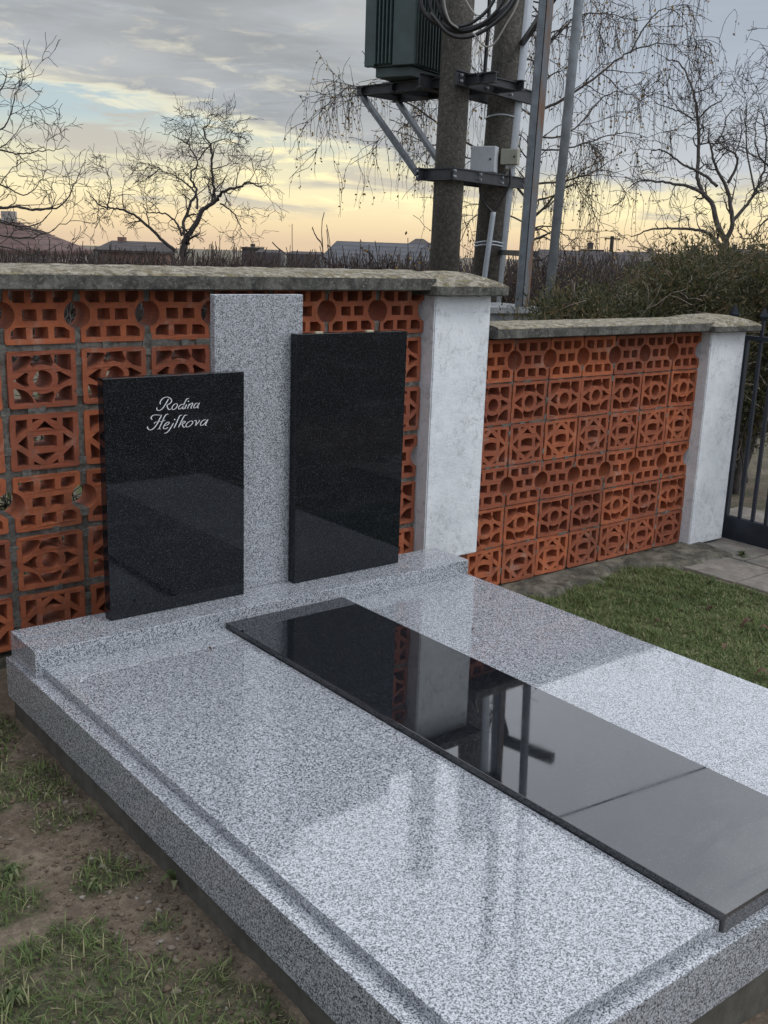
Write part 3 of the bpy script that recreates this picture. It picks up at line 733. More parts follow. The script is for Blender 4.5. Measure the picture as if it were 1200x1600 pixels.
for pts, wk in STROKES:
    P_ = smoothpts(LP(pts), 5); n = len(P_); L_ = []; R_ = []
    for i in range(n):
        t = P_[min(i+1, n-1)]-P_[max(i-1, 0)]; t = t/(np.linalg.norm(t)+1e-9); nn = np.array([-t[1], t[0]])
        ends = min(1, .35+min(i, n-1-i)*.35)
        wd = (.0008+.0011*abs(t[1]))*wk*ends
        L_.append(P_[i]+nn*wd); R_.append(P_[i]-nn*wd)
    vs_ = [(p[0], yl-.0004, p[1]) for p in L_]+[(p[0], yl-.0004, p[1]) for p in R_]+[(p[0], yl+.0007, p[1]) for p in L_]+[(p[0], yl+.0007, p[1]) for p in R_]
    fs_ = []
    for i in range(n-1): fs_ += [(i, n+i, n+i+1, i+1), (i, i+1, 2*n+i+1, 2*n+i), (n+i, 3*n+i, 3*n+i+1, n+i+1)]
    mb.add(vs_, fs_)
for dx, dy in ((765, 186), (532, 495)):
    c_ = LP([(dx, dy)])[0]; k = 10
    mb.add([(c_[0]+.0026*math.cos(2*math.pi*i/k), yl-.0004, c_[1]+.0026*math.sin(2*math.pi*i/k)) for i in range(k)], [tuple(range(k))])
tag(mb.build('inscription', M_silver, h1), 'silver script letters reading Rodina Hejlkova')

# ------------------------------------------------------------------ grass, weeds, pebbles, fallen leaves
def grass_patch(n, x0, x1, y0, y1, hmin, hmax, width, lean, thr, seed):
    r = np.random.default_rng(seed)
    x = r.uniform(x0, x1, n); y = r.uniform(y0, y1, n)
    mk = turf_mask(x, y); keep = mk*(.55+.45*fbm(x, y, 14, 2, 5)) > r.uniform(thr, 1, n)*.9
    inside = (x > -.03) & (x < 2.045) & (y > -2.27) & (y < .25); keep &= ~((x > 2.3) & (y > .655))
    keep &= ~inside; keep &= ~((y > .66) & (y < .97))
    x, y, mk = x[keep], y[keep], mk[keep]; n = len(x); z = gheight(x, y)-.004
    cl = fbm(x, y, 9, 3, 33)
    h = r.uniform(hmin, hmax, n)*(.45+1.1*cl)*(.5+.5*mk)
    yaw = r.uniform(0, 2*np.pi, n)+cl*4; ln = r.uniform(.2, 1, n)*lean
    d = np.stack([np.cos(yaw), np.sin(yaw)], -1); s_ = np.stack([-np.sin(yaw), np.cos(yaw)], -1)*(width*r.uniform(.6, 1.3, n))[:, None]
    def P(t, wf):
        out = np.zeros((n, 2, 3)); hx = h*ln*t*t
        for k, sg in enumerate((-1, 1)):
            out[:, k, 0] = x+d[:, 0]*hx+sg*s_[:, 0]*wf; out[:, k, 1] = y+d[:, 1]*hx+sg*s_[:, 1]*wf; out[:, k, 2] = z+h*t*(1-.35*ln*t)
        return out
    V = np.concatenate([P(0, .8), P(.5, 1.0), P(.85, .6), P(1.0, .12)], 1)       # n x 8 x 3
    b = np.arange(n)[:, None]*8
    Fc = np.concatenate([b+np.array([[0, 1, 3, 2]]), b+np.array([[2, 3, 5, 4]]), b+np.array([[4, 5, 7, 6]])])
    tn = np.clip(.12+.55*fbm(x, y, 5, 3, 71)+r.normal(0, .22, n), 0, .8); tn = np.where(r.random(n) < .09, 1.0, tn)
    return V.reshape(-1, 3), Fc, np.repeat(tn, 8)
def join(parts):
    V = []; Fc = []; T = []; b = 0
    for v, f, t in parts: V.append(v); Fc.append(f+b); T.append(t); b += len(v)
    return np.concatenate(V), np.concatenate(Fc), np.concatenate(T)
v, f, t = join([grass_patch(46000, -1.5, 0.0, -3.0, .6, .012, .046, .0016, 1.3, .10, 1),
                grass_patch(9000, -.2, 2.2, -2.9, -2.25, .02, .045, .0016, .9, .1, 2),
                grass_patch(190000, 2.0, 4.4, -2.4, .60, .016, .040, .0019, 1.2, .02, 3)])
tag(link('grass', mesh_from('grass', v, f, M_grass, False, t)), 'short green and straw coloured grass growing in patches around the grave', 'grass', kind='stuff')
v, f, t = join([grass_patch(26000, -2.5, 7.0, .95, 5.0, .05, .14, .005, .9, .05, 4), grass_patch(30000, 4.9, 9.0, 1.1, 6.0, .04, .10, .006, .9, .0, 6)])
tag(link('rough_grass', mesh_from('rough_grass', v, f, M_grass, False, t)), 'rough grass growing behind the brick walls', 'grass', kind='stuff')
# pebbles and clods beside the frame
V = []; Fc = []; T = []; b = 0
ico = bmesh.new(); bmesh.ops.create_icosphere(ico, subdivisions=1, radius=1.0)
iv = np.array([tuple(q.co) for q in ico.verts]); ifc = np.array([[q.index for q in p.verts] for p in ico.faces]); ico.free()
for k in range(4200):
    if rng.random() < .6:
        y = rng.uniform(-2.6, .25); x = -.03-abs(rng.normal(0, .16))
    else: x = rng.uniform(-1.2, 1.6); y = rng.uniform(-3, -2.27) if x > -.03 else rng.uniform(-3, .2)
    s_ = abs(rng.normal(0, .0030))+.0014+(.006 if rng.random() < .02 else 0)
    q = iv*np.array([rng.uniform(.7, 1.4), rng.uniform(.7, 1.4), rng.uniform(.4, .9)])*s_*(1+.30*rng.normal(size=(len(iv), 1)).clip(-1.5, 1.5))
    q = q+np.array([x, y, float(gheight(x, y))+s_*.3]); V.append(q); Fc.append(ifc+b); b += len(q); T.append(np.full(len(q), rng.random()))
q = mat('pebbles and clods'); cc = q.ramp(attr(q, 'tone')[2], [(0, (.07, .05, .035)), (.7, (.15, .11, .075)), (.96, (.20, .17, .14)), (1, (.26, .24, .21))])
M_peb = fin(q, cc, .95, q.noise(q.oc, 150, 3, .7), .6, .003)
tag(link('gravel', mesh_from('gravel', np.concatenate(V), np.concatenate(Fc), M_peb, False, np.concatenate(T))), 'small pebbles and clods of earth scattered beside the grave frame', 'gravel', kind='stuff')

def leaf_shape(L, W, curl, n=6):
    vs_ = []; 
    for i in range(n+1):
        t = i/n; w_ = W*math.sin(math.pi*min(1, t*.96+.03))**.8*(1-.35*t); z = curl*math.sin(t*math.pi)*.5
        vs_ += [(t*L-L/2, -w_, z+abs(w_)*curl*6), (t*L-L/2, 0, z), (t*L-L/2, w_, z+abs(w_)*curl*6)]
    fs_ = []
    for i in range(n):
        a = i*3; fs_ += [(a, a+3, a+4, a+1), (a+1, a+4, a+5, a+2)]
    return vs_, fs_
def fallen(u, v, zpl, L, label, cat_group, tone):
    p = on(u, v, 2, zpl)
    if zpl < -.2: p[2] = float(gheight(p[0], p[1]))+.018
    vs_, fs_ = leaf_shape(L, L*.36, .05*L/.05)
    a = rnd.uniform(0, 6.28); ca, sa = math.cos(a), math.sin(a)
    vs_ = [(x*ca-y*sa, x*sa+y*ca, z+.004) for x, y, z in vs_]
    me_ = mesh_from('fallen_leaf', vs_, fs_, M_fallen, True, np.full(len(vs_), tone))
    tag(link('fallen_leaf', me_, None, p), label, 'leaf', cat_group)
fallen(327, 1017, -.066, .022, 'tiny dark dry leaf lying on the left grey slab', 'small leaves on the granite', 0)
fallen(740, 987, -.066, .020, 'tiny dark dry leaf lying on the right grey slab', 'small leaves on the granite', 0)
for u, v, s_, lb in ((1168, 985, .075, 'curled brown leaf on the lawn beside the paving, upper of the right-hand pair'), (1192, 992, .06, 'brown leaf at the edge of the lawn near the paving'), (1130, 1017, .05, 'reddish leaf lying on the lawn close to the granite slab edge'),
                     (1108, 955, .045, 'dark shrivelled leaf in the middle of the lawn'), (1028, 978, .05, 'brown leaf on the lawn left of the others, beside the slab'), (1190, 1062, .07, 'large brown leaf by the corner of the bright slab')):
    fallen(u, v, -.51, s_, lb, 'fallen leaves on the lawn', rnd.random())
# rosette weeds
def weed(u, v, n, L, label):
    p = on(u, v, 2, -.32 if u < 600 else -.50); p[2] = float(gheight(p[0], p[1]))
    V = []; Fc = []; T = []
    for k in range(n):
        vs_, fs_ = leaf_shape(L*rnd.uniform(.6, 1.2), L*.28, .04)
        a = rnd.uniform(0, 6.28); e = rnd.uniform(.1, .9); r0 = rnd.uniform(0, .02); o = len(V)
        for x, y, z in vs_:
            x += L*.5+r0; x, z = x*math.cos(e)-z*math.sin(e), x*math.sin(e)*.7+z
            V.append((x*math.cos(a)-y*math.sin(a)+0, x*math.sin(a)+y*math.cos(a), z+.004))
        Fc += [tuple(i+o for i in f_) for f_ in fs_]; T += [rnd.random()]*len(vs_)
    tag(link('weed', mesh_from('weed', V, Fc, M_ivy, True, T), None, p), label, 'weed', 'weeds in the bare soil')
weed(20, 1362, 34, .026, 'clump of pale broad-leaved weed at the left edge of the soil')
weed(150, 1385, 12, .022, 'small weed inside the tuft of grass in the middle of the bare soil')
weed(240, 1245, 8, .024, 'thin weed in the shade of the granite frame')
weed(20, 1560, 40, .022, 'clover-like weed patch in the bottom left corner')
weed(275, 1375, 7, .04, 'few long weed blades leaning beside the frame footing')
weed(1158, 868, 9, .05, 'small weed sprouting from the paving under the gate')
weed(1112, 912, 10, .04, 'dry little weed at the edge of the paving and lawn')

# ------------------------------------------------------------------ gate (leaf swung open towards the lawn)
gate = thing('metal_gate', (5.09, .69, -.525), 'dark slate metal gate leaf with upright bars, swung open beside the short pillar', 'gate')
gx0 = 5.09
mb = MB(); mb.box(gx0-.024, gx0+.024, -1.11, .668, -.524, -.343); mb.build('kick_panel', M_gate, gate, bevel=.004)
for ya in (.636, -1.11): mb = MB(); mb.box(gx0-.020, gx0+.020, ya, ya+.034, -.341, .860); mb.build('stile', M_gate, gate, bevel=.003)
mb = MB(); mb.box(gx0-.018, gx0+.018, -1.11, .670, .862, .892); mb.build('top_rail', M_gate, gate, bevel=.003)
for k in range(16):
    yy = .545-k*.10
    mb = MB(); mb.box(gx0-.011, gx0+.011, yy-.011, yy+.011, -.342, .861); bo = mb.build('bar', M_gate, gate, bevel=.002)
    mb = MB(); mb.box(gx0-.010, gx0+.010, yy-.010, yy+.010, .893, .995)
    mb.add([(gx0, yy-.034, 1.022), (gx0-.013, yy, 1.022), (gx0, yy+.034, 1.022), (gx0+.013, yy, 1.022), (gx0, yy, 1.085), (gx0, yy, .980)], [(0, 1, 4), (1, 2, 4), (2, 3, 4), (3, 0, 4), (1, 0, 5), (2, 1, 5), (3, 2, 5), (0, 3, 5)])
    mb.build('finial', M_gate, bo)
gp = thing('gate_post', (5.14, .80, -.525), 'slim dark gate post with a spear tip behind the short pillar cap', 'gate post')
mb = MB(); mb.box(5.11, 5.17, .77, .83, -.6, .98); mb.build('post', M_gate, gp, bevel=.003)
mb = MB(); mb.add([(5.14, .76, 1.02), (5.125, .80, 1.02), (5.14, .84, 1.02), (5.155, .80, 1.02), (5.14, .80, 1.09), (5.14, .80, .975)], [(0, 1, 4), (1, 2, 4), (2, 3, 4), (3, 0, 4), (1, 0, 5), (2, 1, 5), (3, 2, 5), (0, 3, 5)]); mb.build('finial', M_gate, gp)

# ------------------------------------------------------------------ transformer station
def vert_line(ub, vb, ut, vt, dep, zlo, zhi):
    a = at(ub, vb, dep); b = on(ut, vt, 0, 0) if False else None
    # second point: same horizontal distance along its own ray
    d = ray_dir(ut, vt); hd = np.hypot(*(a-CP)[:2]); b = CP+d*(hd/np.hypot(d[0], d[1]))
    t = (b-a)/(b[2]-a[2]); return a+t*(zlo-a[2]), a+t*(zhi-a[2])
A0, A1 = vert_line(694, 417, 717, 10, 12.0, -.6, 6.6)
B0, B1 = vert_line(760, 440, 800, 10, 12.9, -.6, 6.6)
poleA = thing('concrete_pole', A0, 'dark round concrete utility pole carrying the transformer platform, left of the pair', 'utility pole', 'concrete utility poles')
mb = MB(); mb.tube([A0, A1], [.170, .168], 24); col_o = mb.build('shaft', M_pole, poleA); col_o.data.polygons.foreach_set('use_smooth', np.array([len(p.vertices) == 4 for p in col_o.data.polygons])); 
poleB = thing('concrete_pole', B0, 'dark concrete utility pole with small cable boxes strapped to it, right of the pair', 'utility pole', 'concrete utility poles')
mb = MB(); mb.tube([B0, B1], [.185, .180], 24); so = mb.build('shaft', M_pole, poleB); so.data.polygons.foreach_set('use_smooth', np.array([len(p.vertices) == 4 for p in so.data.polygons]))
Br0, Br1 = vert_line(777, 440, 822, 10, 12.85, -.6, 6.3)
mb = MB(); mb.tube([Br0, Br1], .075, 14); so = mb.build('downpipe', M_pvc, poleB, smooth=True)
Ah, Bh = float(np.hypot(*(A0-CP)[:2])), float(np.hypot(*(B0-CP)[:2]))
def ath(u, v, h):
    d = ray_dir(u, v); return CP+d*(h/np.hypot(d[0], d[1]))
# metal straps round pole B
def onpole(P0, P1, z): return P0+(P1-P0)*((z-P0[2])/(P1[2]-P0[2]))
for (u, v) in ((780, 181), (766, 379), (765, 384)):
    z = ath(u, v, Bh-.18)[2]; c_ = onpole(B0, B1, z); n = 20
    pts = [c_+np.array([.19*math.cos(2*math.pi*i/n), .19*math.sin(2*math.pi*i/n), .015*math.sin(4*math.pi*i/n)]) for i in range(n+1)]
    mb = MB(); mb.tube(pts, .010, 5, caps=False); mb.build('strap', M_pvc, poleB)
def hz(u, v, z): return on(u, v, 2, z)
z1 = at(703, 140, 12.0)[2]; z2 = at(690, 276, 12.0)[2]
pf = thing('steel_platform', (*A0[:2], z1), 'dark steel bracket platform bolted between the two concrete poles under the transformer', 'platform')
# long cantilever beams
b1a, b1b = hz(558, 143, z1), hz(757, 122, z1)
dv = (b1b-b1a)/np.linalg.norm(b1b-b1a); pv = np.array([dv[1], -dv[0], 0.0]);  pv = -pv if np.dot(pv, _f) < 0 else pv
b1b = b1a+dv*2.1
b2a = b1a+pv*.62; b2b = b2a+dv*2.0
for a, b in ((b1a, b1b), (b2a, b2b)): mb = MB(); mb.ibeam(a, b, .07, .11); mb.build('beam', M_steel, pf)
for s_ in (.12, .62, 1.02, 1.22, 1.9): mb = MB(); mb.ibeam(b1a+dv*s_-pv*.06-np.array([0, 0, .005]), b2a+dv*s_+pv*.06-np.array([0, 0, .005]), .06, .09); mb.build('cross_member', M_steel, pf)
Az = onpole(A0, A1, z1); Bz = onpole(B0, B1, z1)
e2 = (Bz-Az)/np.linalg.norm(Bz-Az); pe = np.array([e2[1], -e2[0], 0])
for sg in (-1, 1): mb = MB(); mb.ibeam(Az-e2*.35+pe*sg*.235, Bz+e2*.50+pe*sg*.235, .06, .15); mb.build('clamp_beam', M_steel, pf)
Al = onpole(A0, A1, z2); Bl = onpole(B0, B1, z2)
lb = thing('steel_bracket', (*A0[:2], z2), 'lower dark steel bracket clamped round both poles where the diagonal struts end', 'bracket')
for sg in (-1, 1): mb = MB(); mb.ibeam(Al-e2*.28+pe*sg*.225, Bl+e2*.40+pe*sg*.225, .05, .13); mb.build('clamp_beam', M_steel, lb)
mb = MB(); mb.ibeam(Al-dv*.32-pv*.20, Al+dv*.20-pv*.20, .05, .13); mb.build('clamp_beam', M_steel, lb)
for (s_, off) in ((.10, 0.0), (.10, .62)):
    a = b1a+dv*s_+pv*off-np.array([0, 0, .06]); b = Al-dv*(.30 if off == 0 else .16)+pv*(-.2 if off == 0 else .2)
    mb = MB(); mb.bar(a, b, .065, .05); mb.build('strut', M_galv, pf)
for P0, Q0, par in ((Az, Bz, pf), (Al, Bl, lb)):
    for base_ in (P0-e2*.27, P0+e2*.27, Q0-e2*.27, Q0+e2*.27):
        for sg in (-1, 1):
            for dz in (-.03, .03):
                c_ = base_+pe*sg*(.262 if par is pf else .248)+np.array([0, 0, dz])
                mb = MB(); mb.tube([c_-pe*.012, c_+pe*.014], .015, 6); mb.build('bolt', M_tube, par)
# transformer
zt = z1+.17
T0 = hz(647, 100, zt); TL = hz(570, 105, zt)
t1 = (TL-T0); WL = np.linalg.norm(t1); t1 /= WL
t2 = np.array([t1[1], -t1[0], 0.0]); t2 = -t2 if np.dot(t2, _f) < 0 else t2
WR = 1.0; HT = 1.15; up = np.array([0, 0, 1.0])
tr = thing('transformer', T0+t1*WL/2+t2*WR/2-up*.1, 'green grey oil transformer with cooling fins standing on the pole platform', 'transformer')
mb = MB(); mb.obox(T0+t1*WL/2+t2*WR/2+up*(HT/2), t1*(WL/2-.05), t2*(WR/2-.05), up*HT/2); mb.build('tank', M_green, tr, bevel=.01)
mb = MB(); mb.obox(T0+t1*(WL*.48)+t2*WR*.45-up*.055, t1*WL*.36, t2*WR*.38, up*.05); mb.obox(T0+t1*(WL*.5)+t2*WR*.45-up*.125, t1*WL*.52, t2*.05, up*.02); mb.build('skid_base', M_green, tr, bevel=.006)
mb = MB(); mb.obox(T0+t1*WL*.22+t2*.02+up*HT/2, t1*WL*.21, t2*.035, up*(HT/2)); mb.build('front_panel', M_green, tr, bevel=.006)
mb = MB(); mb.obox(T0+t1*WL*.90+t2*.02+up*HT/2, t1*WL*.10, t2*.035, up*(HT/2)); mb.build('front_panel', M_green, tr, bevel=.006)
for k in range(5):
    mb = MB(); mb.obox(T0+t1*(WL*(.475+.075*k))+t2*.012+up*HT/2, t1*.008, t2*.045, up*(HT/2-.02)); mb.build('cooling_fin', M_green, tr, bevel=.003)
for k in range(14):
    mb = MB(); mb.obox(T0+t1*.035+t2*(.05+k*.068)+up*HT/2, t1*.045, t2*.010, up*(HT/2-.01)); mb.build('cooling_fin', M_green_shade, tr, bevel=.003)
mb = MB(); mb.obox(T0+t1*WL/2+t2*WR/2+up*(HT+.03), t1*(WL/2+.01), t2*(WR/2), up*.03); mb.build('lid', M_green, tr, bevel=.006)
for k in range(3):
    c_ = T0+t1*WL/2+t2*(WR*(.25+.25*k))+up*(HT+.06)
    mb = MB()
    mb.tube([c_+up*z for z in (0, .05, .06, .10, .11, .15, .16, .20, .21, .27)], [.05, .05, .075, .04, .07, .038, .065, .035, .055, .02], 12); mb.build('bushing', M_ins, tr)

# cable boxes on the right pole
def cable_box(u0, v0, u1, v1, dep, thick, mt, name, label, parent=None, cat='junction box'):
    c_ = ath((u0+u1)/2, (v0+v1)/2, dep); rt = ath(u1, (v0+v1)/2, dep)-ath(u0, (v0+v1)/2, dep); rt[2] = 0
    W_ = np.linalg.norm(rt); rt /= W_; fw = np.array([-rt[1], rt[0], 0]); H_ = np.linalg.norm(ath(u0, v0, dep)-ath(u0, v1, dep))
    ang = R(-14); rt2 = rt*math.cos(ang)+fw*math.sin(ang); fw2 = np.array([-rt2[1], rt2[0], 0])
    t = thing(name, c_-up*H_/2, label, cat)
    mb = MB(); mb.obox(c_, rt2*W_*.47, fw2*thick/2, up*H_/2); mb.build('case', mt, t, bevel=.008)
    mb = MB(); mb.obox(c_-fw2*(thick/2+.008), rt2*W_*.46, fw2*.0085, up*(H_/2-.006)); lid = mb.build('lid', mt, t, bevel=.004)
    mb = MB(); mb.tube([c_-fw2*(thick/2+.018)+rt2*W_*.3, c_-fw2*(thick/2+.030)+rt2*W_*.3], .012, 10); mb.build('lock', M_steel, lid)
    for k in (-.15, .2):
        mb = MB(); mb.tube([c_-up*(H_/2)+rt2*W_*k, c_-up*(H_/2+.04)+rt2*W_*k], .022, 10); mb.build('gland', M_boxw, t)
    return t, c_
cable_box(736, 229, 778, 270, Bh-.30, .16, M_boxw, 'junction_box', 'pale grey square junction box on the right concrete pole')
cable_box(783, 233, 812, 258, Bh-.27, .11, M_boxb, 'junction_box', 'small beige junction box beside the grey one')
def cable(name, px, dep, r, mt, label, group=None, k=6):
    deps = dep if isinstance(dep, (list, tuple)) else [dep]*len(px)
    P_ = smoothpts([ath(u, v, d) for (u, v), d in zip(px, deps)], k)
    mb = MB(); mb.tube(P_, r, 8)
    o = mb.build(name, mt, None, smooth=True); tag(o, label, 'cable', group); return o
cable('conduit', [(771, 331), (764, 382), (757, 434), (752, 475)], Bh-.23, .032, M_pvc, 'straight pale grey conduit pipe running down the front of the right pole')
cable('cable', [(752, 272), (750, 300), (757, 318), (770, 332)], Bh-.24, .014, M_cable, 'black cable dropping from the grey box into the conduit')
cable('cable', [(796, 262), (797, 285), (784, 312), (772, 332)], Bh-.24, .014, M_cable, 'black cable dropping from the beige box into the conduit')
cable('cable', [(756, 287), (775, 284), (790, 274), (796, 262)], Bh-.26, .007, M_cablew, 'thin pale cable looping between the two junction boxes')
loops = [([(659, -40), (657, 5), (672, 30), (700, 44), (735, 44), (770, 28), (800, 0), (820, -40)], .024, M_cable, 'outermost thick black cable hanging in the loop beside the transformer'),
         ([(668, -40), (672, 10), (690, 38), (718, 50), (750, 42), (785, 20), (812, -20)], .020, M_cable, 'second thick black cable in the hanging loop'),
         ([(680, -40), (684, 8), (700, 36), (724, 48), (752, 38), (780, 12), (800, -30)], .018, M_cable, 'inner thick black cable in the hanging loop'),
         ([(690, -40), (690, 5), (700, 32), (716, 41), (740, 34), (766, 10), (785, -30)], .018, M_cable, 'innermost thick black cable in the hanging loop'),
         ([(672, 20), (700, 52), (730, 58), (762, 44), (795, 15), (815, -20)], .020, M_cable, 'lowest black cable sagging below the others'),
         ([(696, -40), (694, 0), (702, 32), (716, 44)], .010, M_cablew, 'thin pale cable inside the black cable loop'),
         ([(716, -30), (730, 5), (744, 25)], .010, M_cablew, 'short pale cable crossing the left pole'),
         ([(740, 52), (752, 68), (762, 73), (774, 66), (790, 40), (806, 12), (816, -20)], .009, M_cablew, 'thin pale cable drooping lowest between the poles')]
for i, (px, r_, mt_, lb_) in enumerate(loops): cable('cable', px, [Ah-.32-.03*i]*len(px), r_, mt_, lb_, 'cables looped from the transformer')
cable('cable', [(766, -30), (763, 40), (759, 90), (757, 122)], Bh-.3, .022, M_cable, 'black riser cable standing between the two poles', k=4)

# steel posts to the right, on a concrete base
C0, C1 = vert_line(815, 478, 853, 5, 10.4, .8, 6.6)
D0, D1 = vert_line(860, 446, 904, 5, 10.4, .6, 7.2)
ps = thing('steel_post', C0, 'rust-streaked steel profile post standing on the grey concrete base', 'post')
sd = np.array([math.cos(YAW), -math.sin(YAW), 0]); fd = np.array([math.sin(YAW), math.cos(YAW), 0])
mb = MB(); mb.bar(C0-sd*.033, C1-sd*.033, .062, .085, up=fd); mb.build('profile', M_galv, ps, bevel=.004)
mb = MB(); mb.bar(C0+sd*.036-fd*.01, C1+sd*.036-fd*.01, .062, .07, up=fd); mb.build('profile', M_rust, ps, bevel=.004)
for vv in (14, 397):
    zc = at(840, vv, 10.4)[2]; c_ = onpole(C0, C1, zc); b_ = onpole(Br0, Br1, zc)
    mb = MB(); mb.bar(c_+sd*.10, b_, .05, .06); mb.build('bracket', M_steel, ps)
pd = thing('steel_post', D0, 'plain galvanised steel tube post rising from the juniper, rightmost of the posts', 'post')
mb = MB(); mb.tube([D0, D1], .046, 14); so = mb.build('tube', M_tube, pd, smooth=True)
# equipment above the picture, which the polished slab mirrors
def mirrored(u, v, z):
    d = ray_dir(u, v); t = (-.046-CP[2])/d[2]; P_ = CP+d*t; d2 = d*np.array([1, 1, -1]); return P_+d2*((z+.046)/d2[2])
arm_a, arm_b = mirrored(778, 1152, 4.75), mirrored(864, 1186, 4.75)
mb = MB(); mb.bar(arm_a, arm_b, .09, .13); mb.build('line_arm', M_steel, ps, bevel=.004)
Cz = onpole(C0, C1, 4.75)
mb = MB(); mb.obox(Cz-fd*.05-sd*.12-up*.22, sd*.17, fd*.12, up*.30); mb.build('switch_box', M_steel, ps, bevel=.01)
# overhead line
w1, w2 = mirrored(885, 1273, 6.4), mirrored(1100, 1200, 6.4)
dl = (w2-w1)/np.linalg.norm(w2-w1); pts = [w1+dl*s_ for s_ in np.linspace(-6, 45, 26)]
mb = MB(); mb.tube(pts, .012, 6); tag(mb.build('overhead_line', M_cable, None), 'thin black overhead power line running off to the right above the picture', 'cable')

cb = thing('concrete_block', (*at(810, 500, 10.4)[:2], -.33), 'square grey concrete base with a flat slab top behind the low wall', 'base')
q1 = at(768, 478, 10.2); q2 = at(846, 480, 10.5); W_ = np.linalg.norm((q2-q1)[:2]); dr = (q2-q1)/np.linalg.norm(q2-q1); dr[2] = 0; fw = np.array([-dr[1], dr[0], 0]); fw = -fw if fw@_f < 0 else fw
ztp = at(800, 480, 10.3)[2]; cc_ = (q1+q2)/2-dr*.15; cc_[2] = 0
mb = MB(); mb.obox(cc_+fw*.35+up*(ztp-.03), dr*(W_/2+.19), fw*.40, up*.03); mb.build('top_slab', M_base, cb, bevel=.005)
mb = MB(); mb.obox(cc_+fw*.36+up*((ztp-.062-.6)/2), dr*(W_/2+.14), fw*.36, up*((ztp-.062+.6)/2)); mb.build('block', M_base, cb, bevel=.005)

# ------------------------------------------------------------------ bare trees
def norm(v): return v/(np.linalg.norm(v)+1e-9)
def px_limb(px, dep, dd, r0, r1, wig=.012, k=5, seed=0):
    r = np.random.default_rng(seed); d0 = dep; P_ = []
    sl = r.uniform(-1, 1)*dd
    for i, (u, v) in enumerate(px): P_.append(at(u, v, dep+sl*i/len(px)))
    Q = smoothpts(P_, k); Q = Q+r.normal(0, wig, Q.shape)*np.linspace(.3, 1, len(Q))[:, None]
    return Q, np.linspace(r0, r1, len(Q))**1.0
def grow(p, d, L, r0, lvl, out, cfg, r):
    n = cfg['seg'][min(lvl, len(cfg['seg'])-1)]
    pts = [p]; step = L/n
    for i in range(n):
        d = norm(d+r.normal(0, cfg['wig'], 3)+np.array([0, 0, cfg['trop']*(1 if lvl else 1.4)]))
        p = p+d*step; pts.append(p)
    pts = np.array(pts); rad = np.linspace(r0, max(r0*.35, cfg['rmin']), n+1); out.append((pts, rad, lvl))
    if lvl > 0:
        for c in range(cfg['kids'][lvl]):
            t = r.uniform(.25, 1.0); i = min(n-1, int(t*n)); q_ = pts[i]+(pts[i+1]-pts[i])*(t*n-i if t < 1 else 1)
            pd_ = norm(pts[i+1]-pts[i]); sdv = norm(np.cross(pd_, r.normal(size=3)))
            a = r.uniform(*cfg['ang']); grow(q_, norm(pd_*math.cos(a)+sdv*math.sin(a)), L*r.uniform(*cfg['ratio']), max(cfg['rmin'], rad[i]*.6), lvl-1, out, cfg, r)
def sprout(Q, rad, n, L, lvl, out, cfg, r, t0=.15):
    for c in range(n):
        t = r.uniform(t0, 1.0)*(len(Q)-1); i = min(len(Q)-2, int(t)); q_ = Q[i]+(Q[i+1]-Q[i])*(t-i)
        pd_ = norm(Q[i+1]-Q[i]); sdv = norm(np.cross(pd_, r.normal(size=3))); sdv = norm(sdv-_f*np.dot(sdv, _f)*.35)
        a = r.uniform(*cfg['ang']); grow(q_, norm(pd_*math.cos(a)+sdv*math.sin(a)), L*r.uniform(.5, 1.2), max(cfg['rmin'], rad[i]*.5), lvl, out, cfg, r)
def tree(name, label, cat, group, limbs, dep, unit, mt, twigs, cfg, nsp, Lsp, lvl, seed, dd=1.0, wig=.01, leaves=None, thick=.8):
    """limbs: list of (pixel polyline, start radius px, end radius px); unit = metres per pixel at dep"""
    r = np.random.default_rng(seed); big = []; out = []
    for j, (px, a, b) in enumerate(limbs):
        a *= thick; b *= thick
        Q, rad = px_limb(px, dep, dd if j else 0.0, a*unit, b*unit, wig, 5, seed*31+j)
        big.append((Q, rad))
    base = big[0][0][0].copy()
    t = thing(name, base, label, cat, group)
    v, f = tube_arrays(big, 7); link('trunk', mesh_from('trunk', v-base, f, mt, True), t)
    for (Q, rad) in big:
        ln = np.linalg.norm(np.diff(Q, axis=0), axis=1).sum()
        sprout(Q, rad, int(nsp*ln), Lsp, lvl, out, cfg, r)
    v, f = tube_arrays([(p, q_) for p, q_, l in out if l >= 2 or len(p) > 5] or [(out[0][0], out[0][1])], 4)
    rest = [(p, q_) for p, q_, l in out if not (l >= 2 or len(p) > 5)]
    if rest:
        v2, f2 = tube_arrays(rest, 3); v, f = np.concatenate([v, v2]), np.concatenate([f, f2+len(v)])
    link('crown', mesh_from('crown', v-base, f, twigs, True), t)
    if leaves: leaves(t, base, out, r)
    return t, out
def Z6(pts): return [(x/2.4, 80+y/2.4) for x, y in pts]       # coordinates read off enlargements
def Z7(pts): return [(800+x/3, y/3) for x, y in pts]
cfgA = dict(seg=[5, 6, 7, 8], wig=.30, trop=.015, rmin=.006, kids=[0, 3, 4, 4], ang=(.5, 1.15), ratio=(.45, .8))
